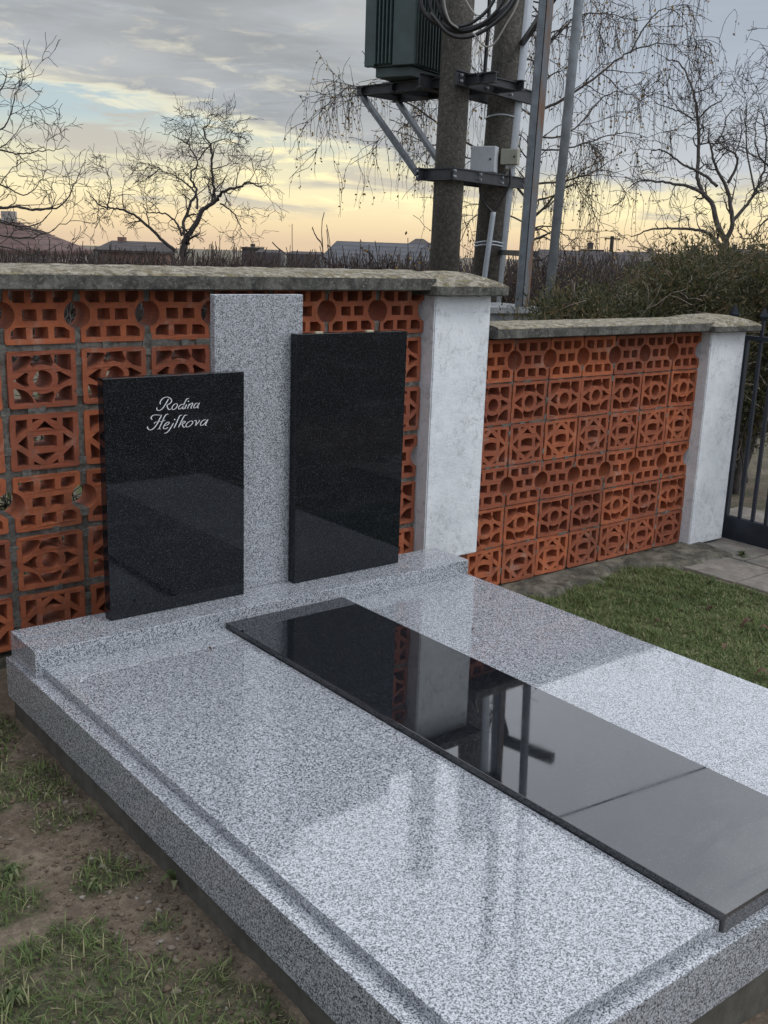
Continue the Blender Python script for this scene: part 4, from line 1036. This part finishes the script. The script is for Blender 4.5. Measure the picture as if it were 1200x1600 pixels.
limbs = [(Z6([(692, 830), (690, 745), (697, 700)]), 10, 8.5), (Z6([(697, 700), (735, 648), (762, 592), (810, 560), (832, 530), (890, 510), (940, 495), (985, 520)]), 7.5, 1.3),
         (Z6([(808, 562), (800, 500), (795, 420), (790, 350), (765, 300), (790, 262)]), 4, 1), (Z6([(692, 705), (690, 640), (718, 565), (738, 520), (715, 470), (742, 410), (700, 345), (645, 312)]), 4.5, 1),
         (Z6([(740, 590), (735, 540), (700, 498), (660, 470), (600, 442), (560, 420)]), 3, .8), (Z6([(655, 748), (600, 702), (550, 652), (500, 612), (440, 590), (400, 588), (360, 562), (332, 522)]), 4.6, .9),
         (Z6([(402, 590), (415, 510), (405, 445)]), 1.8, .7), (Z6([(682, 692), (662, 642), (610, 606), (560, 606), (535, 580)]), 3, .8), (Z6([(825, 572), (870, 602), (900, 655), (905, 700)]), 2.2, .7),
         (Z6([(742, 410), (790, 350), (850, 330), (900, 360)]), 1.8, .7), (Z6([(795, 440), (850, 430), (880, 400)]), 1.6, .6), (Z6([(700, 345), (720, 300), (690, 270)]), 1.4, .6), (Z6([(600, 442), (560, 470), (520, 500)]), 1.5, .6)]
D_ = 35.0
tree('bare_tree', 'bare crooked tree with twisting limbs rising above the coping, left of the grey stele', 'tree', 'bare trees behind the walls', limbs, D_, D_/F, M_bark, M_bark,
     dict(cfgA, rmin=.0062), 3.6, 1.0, 2, 5, dd=1.2, wig=.03, thick=.62)
D_ = 14.0
cfgB = dict(seg=[5, 6, 8, 8], wig=.26, trop=.03, rmin=.0032, kids=[0, 3, 4, 4], ang=(.45, 1.1), ratio=(.45, .8))
limbs = [(Z7([(990, 1420), (995, 1240), (1000, 1130)]), 6, 5.2), (Z7([(1000, 1130), (962, 1050), (940, 960), (892, 900), (870, 830), (875, 700), (870, 560), (850, 440), (820, 350), (780, 292), (725, 280)]), 4.6, .8),
         (Z7([(1000, 1130), (1032, 1050), (1012, 900), (962, 800), (930, 700), (920, 600)]), 4.2, .9), (Z7([(892, 902), (820, 872), (740, 860), (660, 850), (600, 850), (540, 880)]), 2.8, .7),
         (Z7([(985, 1160), (930, 1100), (860, 1078), (780, 1075), (700, 1070), (620, 1085), (560, 1110)]), 3, .8), (Z7([(1010, 860), (1052, 780), (1045, 722), (990, 700), (950, 705)]), 2.3, .9),
         (Z7([(1030, 1040), (1092, 970), (1140, 900), (1182, 800), (1190, 650), (1170, 520)]), 3, .8), (Z7([(962, 872), (900, 820), (820, 780), (760, 740), (690, 700), (640, 722)]), 2.6, .7),
         (Z7([(852, 562), (780, 520), (720, 500), (660, 480)]), 1.4, .6), (Z7([(1140, 900), (1100, 700), (1100, 560), (1095, 460)]), 1.6, .5), (Z7([(870, 560), (930, 500), (985, 470), (1005, 430)]), 1.5, .5), (Z7([(930, 700), (990, 620), (1010, 540), (1060, 500)]), 1.4, .5),
         (Z7([(1045, 722), (1075, 640), (1070, 520)]), 1.2, .5), (Z7([(850, 440), (900, 420), (950, 395)]), 1.1, .5)]
tree('bare_tree', 'bare many-limbed tree behind the low wall, above the juniper hedge', 'tree', 'bare trees behind the walls', limbs, D_, D_/F, M_bark2, M_bark,
     dict(cfgB, rmin=.0028), 4.8, .46, 2, 8, dd=.9, wig=.008, thick=1.0)
D_ = 9.0
cfgC = dict(seg=[5, 6, 7, 8], wig=.24, trop=.02, rmin=.0026, kids=[0, 2, 3, 3], ang=(.45, 1.05), ratio=(.4, .75))
limbs = [([(-230, 620), (-215, 430), (-190, 330)], 11, 9), ([(-190, 330), (-120, 328), (-50, 326), (0, 325), (25, 323), (50, 328), (83, 326), (104, 313), (121, 276), (134, 250)], 5, .7),
         ([(-190, 330), (-100, 290), (-30, 288), (0, 288), (37, 305), (62, 284), (75, 260)], 3.5, .6), ([(-180, 300), (-90, 250), (-20, 236), (0, 234), (25, 240), (54, 238), (83, 234), (108, 230)], 3.5, .6),
         ([(-180, 280), (-80, 220), (-10, 206), (12, 190), (25, 147), (36, 112)], 3.2, .6), ([(-170, 260), (-60, 150), (-5, 144), (10, 120), (8, 108)], 3, .6), ([(-50, 326), (10, 350), (55, 352), (80, 330), (100, 300)], 2.5, .5),
         ([(-190, 330), (-60, 350), (20, 372), (70, 365), (110, 345), (150, 350)], 3, .5), ([(-5, 234), (20, 215), (48, 165)], 1.6, .5), ([(0, 288), (20, 262), (50, 250), (80, 268)], 1.4, .5), ([(-200, 400), (-80, 390), (0, 385), (50, 398), (95, 380)], 3, .6)]
tree('bare_tree', 'bare fruit tree reaching in with thin branches at the left edge of the picture', 'tree', 'bare trees behind the walls', limbs, D_, D_/F, M_bark, M_bark,
     dict(cfgC, rmin=.0020), 3.6, .36, 2, 13, dd=.6, wig=.006, thick=.62)
D_ = 11.0
limbs = [([(1290, 620), (1282, 430), (1270, 330)], 7, 6), ([(1270, 330), (1235, 280), (1205, 262), (1185, 240), (1180, 200), (1187, 160)], 3, .6), ([(1270, 330), (1225, 330), (1195, 345), (1178, 370), (1150, 372)], 2.6, .6),
         ([(1270, 300), (1240, 220), (1215, 190), (1190, 195), (1172, 175)], 2.2, .5), ([(1270, 340), (1240, 250), (1230, 100), (1200, 40)], 2.5, .6), ([(1205, 262), (1190, 290), (1170, 300), (1160, 330)], 1.6, .5)]
tree('bare_tree', 'bare tree at the right edge of the picture, only its outer twigs in view', 'tree', 'bare trees behind the walls', limbs, D_, D_/F, M_bark, M_bark,
     cfgC, 5.0, .42, 2, 19, dd=.6, wig=.006)
# weeping birch
D_ = 15.5; un = D_/F
limbs = [([(812, 520), (822, 420), (832, 340), (828, 250), (842, 160), (852, 60), (856, -60), (862, -220)], 6.5, 3.2),
         (Z7([(85, 560), (150, 510), (250, 460), (380, 372), (480, 290), (560, 240), (680, 207), (765, 218), (800, 260)]), 3.2, .6), (Z7([(555, 245), (620, 130), (680, 62), (720, 40), (790, 72), (825, 130)]), 1.6, .5),
         (Z7([(110, 860), (230, 850), (370, 812), (450, 760), (512, 712)]), 2.4, .5), (Z7([(95, 1010), (180, 960), (250, 880), (330, 850), (400, 790)]), 1.9, .5), (Z7([(100, 300), (200, 180), (300, 80), (420, 60), (520, 80), (590, 100)]), 2.2, .5),
         (Z7([(120, 640), (230, 640), (340, 560), (420, 460), (520, 430), (600, 470)]), 2.0, .5), (Z7([(160, 0), (280, -40), (420, -80), (560, -60), (640, -10)]), 2.0, .5), (Z7([(100, 700), (240, 700), (370, 660), (480, 630), (560, 620), (640, 650)]), 1.9, .5),
         ([(830, 320), (770, 250), (700, 205), (650, 168), (600, 145), (560, 136), (530, 146), (512, 175)], 2.6, .5), ([(832, 330), (790, 268), (730, 246), (670, 225), (620, 205), (580, 205)], 2.0, .5),
         ([(828, 350), (770, 330), (735, 345), (715, 390)], 1.8, .6), ([(842, 170), (790, 130), (740, 118), (690, 135), (660, 160)], 1.8, .5), ([(852, 60), (800, 20), (760, 30), (742, 70)], 1.6, .5), (Z7([(60, 1080), (160, 1060), (250, 1100), (300, 1150)]), 1.8, .5)]
def weep(t, base, out, r):
    # pendulous shoots with scattered yellow-brown leaves
    tubes = []; LV = []; LT = []
    src = [(p, l) for p, q_, l in out]
    for p, l in src:
        for k in range(r.integers(1, 3)):
            i = r.integers(0, len(p)); q_ = p[i].copy(); L = r.uniform(.2, .85); n = 7; d = norm(np.append(r.normal(0, 1, 2), -.4)); pts = [q_]
            for s_ in range(n):
                d = norm(d*.62+np.array([r.normal(0, .16), r.normal(0, .16), -.55])); q_ = q_+d*L/n; pts.append(q_)
            pts = np.array(pts); tubes.append((pts, np.linspace(.0036, .0022, n+1)))
            for s_ in range(1, n+1):
                if r.random() < .42: LV.append(pts[s_]+r.normal(0, .02, 3)); LT.append(r.random())
        for s_ in range(len(p)):
            if r.random() < .2: LV.append(p[s_]+r.normal(0, .02, 3)); LT.append(r.random())
    v, f = tube_arrays(tubes, 3); link('hanging_shoots', mesh_from('hanging_shoots', v-base, f, M_bark, True), t)
    n = len(LV); c_ = np.array(LV); a = r.normal(size=(n, 3)); a[:, 2] -= .8; a /= np.linalg.norm(a, axis=1, keepdims=True); b = np.cross(a, r.normal(size=(n, 3))); b /= np.linalg.norm(b, axis=1, keepdims=True)
    L = r.uniform(.014, .030, (n, 1)); V = np.stack([c_-a*L*.9, c_+b*L*.55, c_+a*L, c_-b*L*.55], 1).reshape(-1, 3)-base
    link('foliage', mesh_from('foliage', V, np.arange(4*n).reshape(-1, 4), M_birchleaf, False, np.repeat(LT, 4)), t)
tree('weeping_birch', 'weeping birch with drooping shoots and a few yellow leaves behind the utility poles', 'tree', 'bare trees behind the walls', limbs, D_, un, M_bark2, M_bark,
     dict(seg=[5, 6, 7], wig=.20, trop=-.06, rmin=.0038, kids=[0, 4, 3], ang=(.4, 1.1), ratio=(.5, .8)), 4.6, .75, 1, 23, dd=1.4, wig=.01, leaves=weep)

# brushwood behind the walls: each bush a thing
def bush_arrays(seed, H, Wd, stems, mt_leaf=.0):
    r = np.random.default_rng(seed); out = []
    cfg = dict(seg=[4, 5, 6], wig=.25, trop=.03, rmin=.0085, kids=[0, 4, 4], ang=(.35, 1.0), ratio=(.4, .75))
    for k in range(stems):
        a = r.uniform(0, 6.28); rr = abs(r.normal(0, .35))*Wd*.5; p = np.array([math.cos(a)*rr, math.sin(a)*rr, 0.0])
        d = norm(np.array([math.cos(a)*r.uniform(.1, .9), math.sin(a)*r.uniform(.1, .9), 1.0]))
        grow(p, d, H*r.uniform(.55, .95), .016, 2, out, cfg, r)
    v, f = tube_arrays([(p, q_) for p, q_, l in out], 3)
    LV = [p[-1]+r.normal(0, .03, 3) for p, q_, l in out if l == 0 and r.random() < mt_leaf]
    return v, f, np.array(LV) if LV else None, r
protoB = [bush_arrays(100+i, 1.0, 1.3, 26, lf) for i, lf in enumerate((.0, .10, .28))]
def bush(u, dep, vtop, wpx, kind, label, mtb=M_barkr, rot=0.0):
    top = at(u, vtop, dep); gz = float(gheight(top[0], top[1])); H = top[2]-gz; Wd = wpx*dep/F
    v, f, LV, r = protoB[kind]
    hmax = v[:, 2].max(); sc = np.array([Wd/1.6, Wd/1.6, H/hmax])
    c_, s_ = math.cos(rot), math.sin(rot); v = v*sc; v = np.stack([v[:, 0]*c_-v[:, 1]*s_, v[:, 0]*s_+v[:, 1]*c_, v[:, 2]], -1)
    t = thing('bush', (top[0], top[1], gz), label, 'bush', 'leafless bushes behind the walls')
    link('branches', mesh_from('branches', v, f, mtb, True), t)
    if LV is not None:
        c = LV*sc; c = np.stack([c[:, 0]*c_-c[:, 1]*s_, c[:, 0]*s_+c[:, 1]*c_, c[:, 2]], -1); n = len(c)
        a = r.normal(size=(n, 3)); a /= np.linalg.norm(a, axis=1, keepdims=True); b = np.cross(a, r.normal(size=(n, 3))); b /= np.linalg.norm(b, axis=1, keepdims=True)
        L = .0022*dep*r.uniform(.6, 1.2, (n, 1)); V = np.stack([c-a*L, c+b*L*.6, c+a*L, c-b*L*.6], 1).reshape(-1, 3)
        link('foliage', mesh_from('foliage', V, np.arange(4*n).reshape(-1, 4), M_birchleaf, False, np.repeat(r.random(n), 4)), t)
places = ['at the far left under the red-brown hip roof', 'left of the crooked tree, in front of the small roof', 'tall and thin, just left of the crooked tree', 'at the foot of the crooked tree, on its left', 'at the foot of the crooked tree, on its right',
          'right of the crooked tree, above the grey stele', 'with a few yellow leaves, above the right-hand headstone', 'dense one left of the grey tiled roof', 'with yellow leaves, in front of the grey tiled roof', 'between the grey tiled roof and the left pole',
          'seen between the two concrete poles', 'with orange leaves, between the steel posts', 'with orange leaves, right of the last steel post', 'low one in front of the long brown roof', 'low one at the foot of the many-limbed tree', 'low one beside the right edge of the picture']
spec = [(30, 20, 372, 180, 0), (120, 22, 376, 130, 0), (200, 24, 380, 120, 0), (245, 22, 384, 110, 0), (320, 22, 376, 120, 0), (380, 21, 368, 120, 1), (448, 19, 350, 110, 1), (520, 20, 372, 130, 1), (575, 17, 335, 140, 2), (640, 18, 362, 130, 2),
        (730, 19, 372, 70, 1), (835, 17, 378, 70, 2), (895, 16, 392, 120, 2), (965, 18, 400, 130, 1), (1060, 19, 396, 130, 0), (1165, 18, 392, 120, 0)]
for i, (sp_, pl) in enumerate(zip(spec, places)): bush(*sp_, 'leafless bush '+pl, rot=i*1.3, mtb=M_barkr if i % 3 else M_bark2)
# dense far hedgerow that hides the ground line
q = np.random.default_rng(4); tubes = []
for k in range(9000):
    u = q.uniform(-260, 1420); dep = q.uniform(26, 34); b = at(u, 400, dep); gz = float(gheight(b[0], b[1])); top = at(u, 386+q.uniform(-5, 14)+10*float(sstep(u, 330, 460)), dep)[2]
    H = top-gz; p = np.array([b[0], b[1], gz]); n = 6; d = np.array([q.normal(0, .22), q.normal(0, .22), 1.0]); pts = [p]
    for s_ in range(n): d = norm(d+q.normal(0, .34, 3)+np.array([0, 0, .12])); p = p+d*H/n*1.05; pts.append(p)
    tubes.append((np.array(pts), np.linspace(.045, .012, n+1)))
    for s_ in range(3, n):
        e_ = norm(d+q.normal(0, .8, 3)); L_ = H*q.uniform(.06, .2); tubes.append((np.array([pts[s_], pts[s_]+e_*L_*.5, pts[s_]+norm(e_+q.normal(0, .3, 3))*L_]), np.array([.016, .012, .008])))
v, f = tube_arrays(tubes, 3); tag(link('hedgerow', mesh_from('hedgerow', v, f, M_barkr, False)), 'far brown hedgerow and brushwood along the horizon behind the walls', 'hedgerow', kind='stuff')

# juniper hedge
def juniper(name, blobs, seed, label, ncl=230, per=75, dead=70):
    r = np.random.default_rng(seed); C_ = []; Tn = []
    vol = np.array([b[1][0]*b[1][1]*b[1][2] for b in blobs]); vol = vol/vol.sum()
    for k in range(ncl):
        b = blobs[r.choice(len(blobs), p=vol)]; d = norm(r.normal(size=3)); rr = r.uniform(.55, 1.08)
        C_.append((b[0]+d*np.array(b[1])*rr, d, r.random()))
    V = []; T = []
    for c_, d, tn in C_:
        s_ = r.uniform(.05, .12); m_ = per
        base_ = c_+r.normal(0, s_, (m_, 3))
        a = r.normal(0, .55, (m_, 3))+d*.5+np.array([0, 0, .35]); a /= np.linalg.norm(a, axis=1, keepdims=True)
        b_ = np.cross(a, r.normal(size=(m_, 3))); b_ /= np.linalg.norm(b_, axis=1, keepdims=True)
        L = r.uniform(.022, .055, (m_, 1)); w_ = r.uniform(.0035, .0075, (m_, 1))
        V.append(np.stack([base_-b_*w_, base_+b_*w_, base_+a*L+b_*w_*.3, base_+a*L-b_*w_*.3], 1).reshape(-1, 3)); T.append(np.repeat(np.clip(tn+r.normal(0, .15, m_), 0, 1), 4))
    V = np.concatenate(V); T = np.concatenate(T); gz = float(gheight(blobs[0][0][0], blobs[0][0][1])); base = np.array([blobs[0][0][0], blobs[0][0][1], gz])
    t = thing(name, base, label, 'shrub', 'juniper shrubs behind the low wall')
    link('foliage', mesh_from('foliage', V-base, np.arange(len(V)).reshape(-1, 4), M_juniper, False, T), t)
    out = []; cfg = dict(seg=[4, 5, 6], wig=.3, trop=0.0, rmin=.003, kids=[0, 3, 3], ang=(.4, 1.0), ratio=(.4, .7))
    for k in range(dead):
        c_, d, tn = C_[r.integers(len(C_))]; grow(c_-d*.1, norm(d+r.normal(0, .5, 3)), r.uniform(.15, .4), .006, 1, out, cfg, r)
    v, f = tube_arrays([(p, q_) for p, q_, l in out], 4); link('dry_twigs', mesh_from('dry_twigs', v-base, f, M_twigl, True), t)
    out = []
    for b in blobs: out.append((smoothpts([base, (base*.5+np.array(b[0])*.5)+r.normal(0, .05, 3), np.array(b[0])], 4), np.linspace(.05, .02, 9)))
    v, f = tube_arrays(out, 7); link('stems', mesh_from('stems', v-base, f, M_bark2, True), t)
def JB(u, v, dep, rx, ry, rz): return (at(u, v, dep), (rx, ry, rz))
juniper('juniper_shrub', [JB(905, 524, 7.2, .34, .35, .25), (at(975, 518, 7.4), (.35, .35, .27)), JB(880, 560, 7.3, .3, .35, .4), JB(960, 590, 7.4, .4, .35, .5)], 1, 'brown green juniper left of the others, directly beside the last steel post', 330)
juniper('juniper_shrub', [JB(1065, 462, 7.6, .36, .4, .25), JB(1125, 440, 7.9, .34, .4, .24), JB(1060, 560, 7.7, .45, .4, .5)], 2, 'large brown green juniper in the middle, rising under the many-limbed bare tree', 420)
juniper('juniper_shrub', [JB(1185, 446, 8.3, .36, .4, .26), JB(1230, 480, 8.4, .45, .4, .4), JB(1190, 560, 8.2, .45, .4, .5), JB(1150, 640, 8.4, .3, .3, .3)], 3, 'juniper behind the gate at the right edge of the picture', 420)
# knotty trunk seen through the gate and shrubs close behind the tall wall
tk = thing('knotty_shrub', on(1158, 830, 2, -.50)+np.array([1.5, 1.0, 0]), 'dark knotty shrub trunk seen through the bars of the gate', 'trunk')
r = np.random.default_rng(77); out = []; b0 = np.array(parent_org(tk))
cfg = dict(seg=[5, 6, 7], wig=.35, trop=.05, rmin=.006, kids=[0, 3, 4], ang=(.4, 1.1), ratio=(.4, .8))
for k in range(5): grow(b0+r.normal(0, .05, 3)*np.array([1, 1, 0]), norm(np.array([r.normal(0, .35), r.normal(0, .35), 1])), 1.0, .05-.006*k, 2, out, cfg, r)
v, f = tube_arrays([(p, q_) for p, q_, l in out], 6); link('stems', mesh_from('stems', v-b0, f, M_bark, True), tk)
def leafy(x, y, H, W_, n, seed, label):
    r = np.random.default_rng(seed); gz = float(gheight(x, y)); base = np.array([x, y, gz]); out = []
    cfg = dict(seg=[4, 5, 6], wig=.3, trop=.03, rmin=.003, kids=[0, 4, 4], ang=(.4, 1.1), ratio=(.4, .8))
    for k in range(n): grow(base+np.array([r.normal(0, W_*.3), r.normal(0, .12), 0]), norm(np.array([r.normal(0, .4), r.normal(0, .3), 1])), H*r.uniform(.5, .8), .010, 2, out, cfg, r)
    t = thing('shrub', base, label, 'shrub', 'shrubs close behind the tall wall')
    v, f = tube_arrays([(p, q_) for p, q_, l in out], 3); v = v[:]; v[:, 2] = np.minimum(v[:, 2], 1.15); link('branches', mesh_from('branches', v-base, f, M_bark2, True), t)
    c_ = np.concatenate([p[1:] for p, q_, l in out if l <= 1]); c_ = c_[r.random(len(c_)) < .5]; c_ = c_[c_[:, 2] < 1.15]; m_ = len(c_)
    a = r.normal(size=(m_, 3)); a /= np.linalg.norm(a, axis=1, keepdims=True); b = np.cross(a, r.normal(size=(m_, 3))); b /= np.linalg.norm(b, axis=1, keepdims=True)
    L = r.uniform(.015, .035, (m_, 1)); V = np.stack([c_-a*L, c_+b*L*.5, c_+a*L, c_-b*L*.5], 1).reshape(-1, 3)
    link('foliage', mesh_from('foliage', V-base, np.arange(4*m_).reshape(-1, 4), M_ivy, False, np.repeat(r.random(m_), 4)), t)
leafy(.35, 1.9, 1.3, .8, 16, 41, 'green shrub glimpsed through the brick openings left of the short headstone')
leafy(1.35, 2.1, 1.3, .8, 16, 42, 'green shrub glimpsed through the brick openings beside the grey stele')
leafy(2.2, 1.8, 1.3, .7, 14, 43, 'green shrub glimpsed through the brick openings beside the tall pillar')

# ------------------------------------------------------------------ houses on the horizon
def hip_house(u, dep, v_ridge, v_eave, wpx, ridge_px, depth_m, m_roof, m_wall, label, rz=0.0, hip=True, chimneys=(), group=None, gz=None, wins=()):
    c_ = at(u, v_eave, dep); ze = c_[2]; zr = at(u, v_ridge, dep)[2]; W_ = wpx*dep/F; RW = ridge_px*dep/F
    gz = float(gheight(c_[0], c_[1])) if gz is None else gz
    yawc = -YAW+rz
    t = thing('house', (c_[0], c_[1], gz), label, 'house', group); t.rotation_euler = (0, 0, yawc)
    H = ze-gz; hr = zr-gz; w_, d_ = W_/2, depth_m/2; rw = RW/2
    def part(name, vs_, fs_, mt, par=t):
        me_ = mesh_from(name, np.array(vs_, float), fs_, mt); bm = bmesh.new(); bm.from_mesh(me_); bmesh.ops.recalc_face_normals(bm, faces=bm.faces); bm.to_mesh(me_); bm.free(); return link(name, me_, par)
    mb = MB(); mb.box(-w_+.3, w_-.3, -d_+.3, d_-.3, -.3, H-.05)
    part('wall', mb.v, mb.f, m_wall)
    e = .18
    vs_ = [(-w_, -d_, H), (w_, -d_, H), (w_, d_, H), (-w_, d_, H), (-rw, 0, hr), (rw, 0, hr), (-w_, -d_, H-e), (w_, -d_, H-e), (w_, d_, H-e), (-w_, d_, H-e)]
    rf = part('roof', vs_, [(0, 1, 5, 4), (1, 2, 5), (2, 3, 4, 5), (3, 0, 4), (0, 6, 7, 1), (1, 7, 8, 2), (2, 8, 9, 3), (3, 9, 6, 0), (6, 9, 8, 7)], m_roof)
    for k, (cx, cs, ch) in enumerate(chimneys):
        mb = MB(); mb.box(cx-cs, cx+cs, -cs, cs, hr-1.0, hr+ch); part('chimney', mb.v, mb.f, m_wall, rf)
    for (wx, wz) in wins:
        mb = MB(); mb.box(wx-.5, wx+.5, -d_+.26, -d_+.34, wz, wz+1.1); wn = part('window', mb.v, mb.f, M_wallp)
        mb = MB(); mb.box(wx-.4, wx+.4, -d_+.22, -d_+.30, wz+.1, wz+1.0); part('pane', mb.v, mb.f, M_glass, wn)
    return t
hip_house(-12, 62, 343, 388, 250, 70, 9, M_roofr, M_wallp, 'house with red-brown hip roof and a chimney at the far left edge', chimneys=((1.1, .35, .5),), wins=((-3, 1.5), (0, 1.5), (3, 1.5)))
hip_house(214, 85, 377, 391, 100, 78, 7, M_roofd, M_wallb, 'small house with flat brown roof just left of the crooked tree', chimneys=((-1.2, .3, .3),))
hip_house(600, 38, 379, 428, 225, 150, 9, M_roofg, M_wallb, 'long house with grey tiled roof behind the left utility pole', rz=R(6), chimneys=())
hip_house(1060, 45, 397, 436, 460, 440, 8, M_roofd, M_wallb, 'long low house with dark brown roof behind the juniper hedge', rz=R(-3))
hip_house(655, 60, 373, 390, 60, 12, 6, M_roofd, M_wallb, 'pointed dark roof just behind the long grey roof')
def far_block(u, dep, vt, wpx, label, pitched=False, extra=()):
    c_ = at(u, 392, dep); zt_ = at(u, vt+9, dep)[2]; gz = float(gheight(c_[0], c_[1])); t = thing('distant_building', (c_[0], c_[1], gz), label, 'building', 'distant buildings on the skyline'); t.rotation_euler = (0, 0, -YAW)
    w_ = wpx*dep/F/2; H = zt_-gz
    mb = MB(); mb.box(-w_, w_, -4, 4, -.3, H*.86); me_ = mesh_from('wall', np.array(mb.v), mb.f, M_far); link('wall', me_, t)
    mb = MB()
    if pitched: mb.add([(-w_, -4, H*.86), (w_, -4, H*.86), (w_, 4, H*.86), (-w_, 4, H*.86), (-w_*.8, 0, H), (w_*.8, 0, H)], [(0, 1, 5, 4), (1, 2, 5), (2, 3, 4, 5), (3, 0, 4), (0, 3, 2, 1)])
    else: mb.box(-w_-.2, w_+.2, -4.2, 4.2, H*.86+.003, H*.86+.5)
    link('roof', mesh_from('roof', np.array(mb.v), mb.f, M_roofd), t)
    for dx in extra:
        mb = MB(); mb.box(dx*w_-.5, dx*w_+.5, -.5, .5, H*.87+.5, H*1.12); link('chimney', mesh_from('chimney', np.array(mb.v), mb.f, M_far), t)
for u, dep, vt, wpx, lb_, pt, ex in ((395, 240, 376, 26, 'small square tower block on the skyline right of the crooked tree', False, (0.0,)), (422, 230, 381, 40, 'low pitched building on the skyline above the grey stele', True, ()), (130, 220, 380, 46, 'low building on the skyline between the two left-hand roofs', True, (-.4,)),
                                   (925, 200, 377, 22, 'narrow square building on the skyline right of the steel posts', False, (-.3,)), (885, 240, 384, 36, 'low building on the skyline close to the last steel post', True, ()), (1000, 230, 384, 60, 'long low building on the skyline left of the many-limbed tree', True, (.5,)),
                                   (1085, 210, 381, 24, 'small dark building on the skyline beside the many-limbed tree', True, (0.0,)), (1165, 260, 380, 60, 'wide low building on the skyline near the right edge', True, (.2, -.6)), (480, 260, 384, 60, 'wide low building on the skyline left of the grey tiled roof', True, ())):
    far_block(u, dep, vt, wpx, lb_, pt, ex)
a = at(955, 392, 120); b = at(957, 369, 120)
tp = thing('utility_pole', (a[0], a[1], -3.3), 'tiny distant wooden pole on the skyline', 'pole'); mb = MB(); mb.tube([(a[0], a[1], -3.3), (a[0], a[1], b[2])], .22, 8); mb.bar(np.array([a[0], a[1], b[2]-.3])-sd*.9, np.array([a[0], a[1], b[2]-.3])+sd*.9, .15, .15); mb.build('shaft', M_bark, tp)
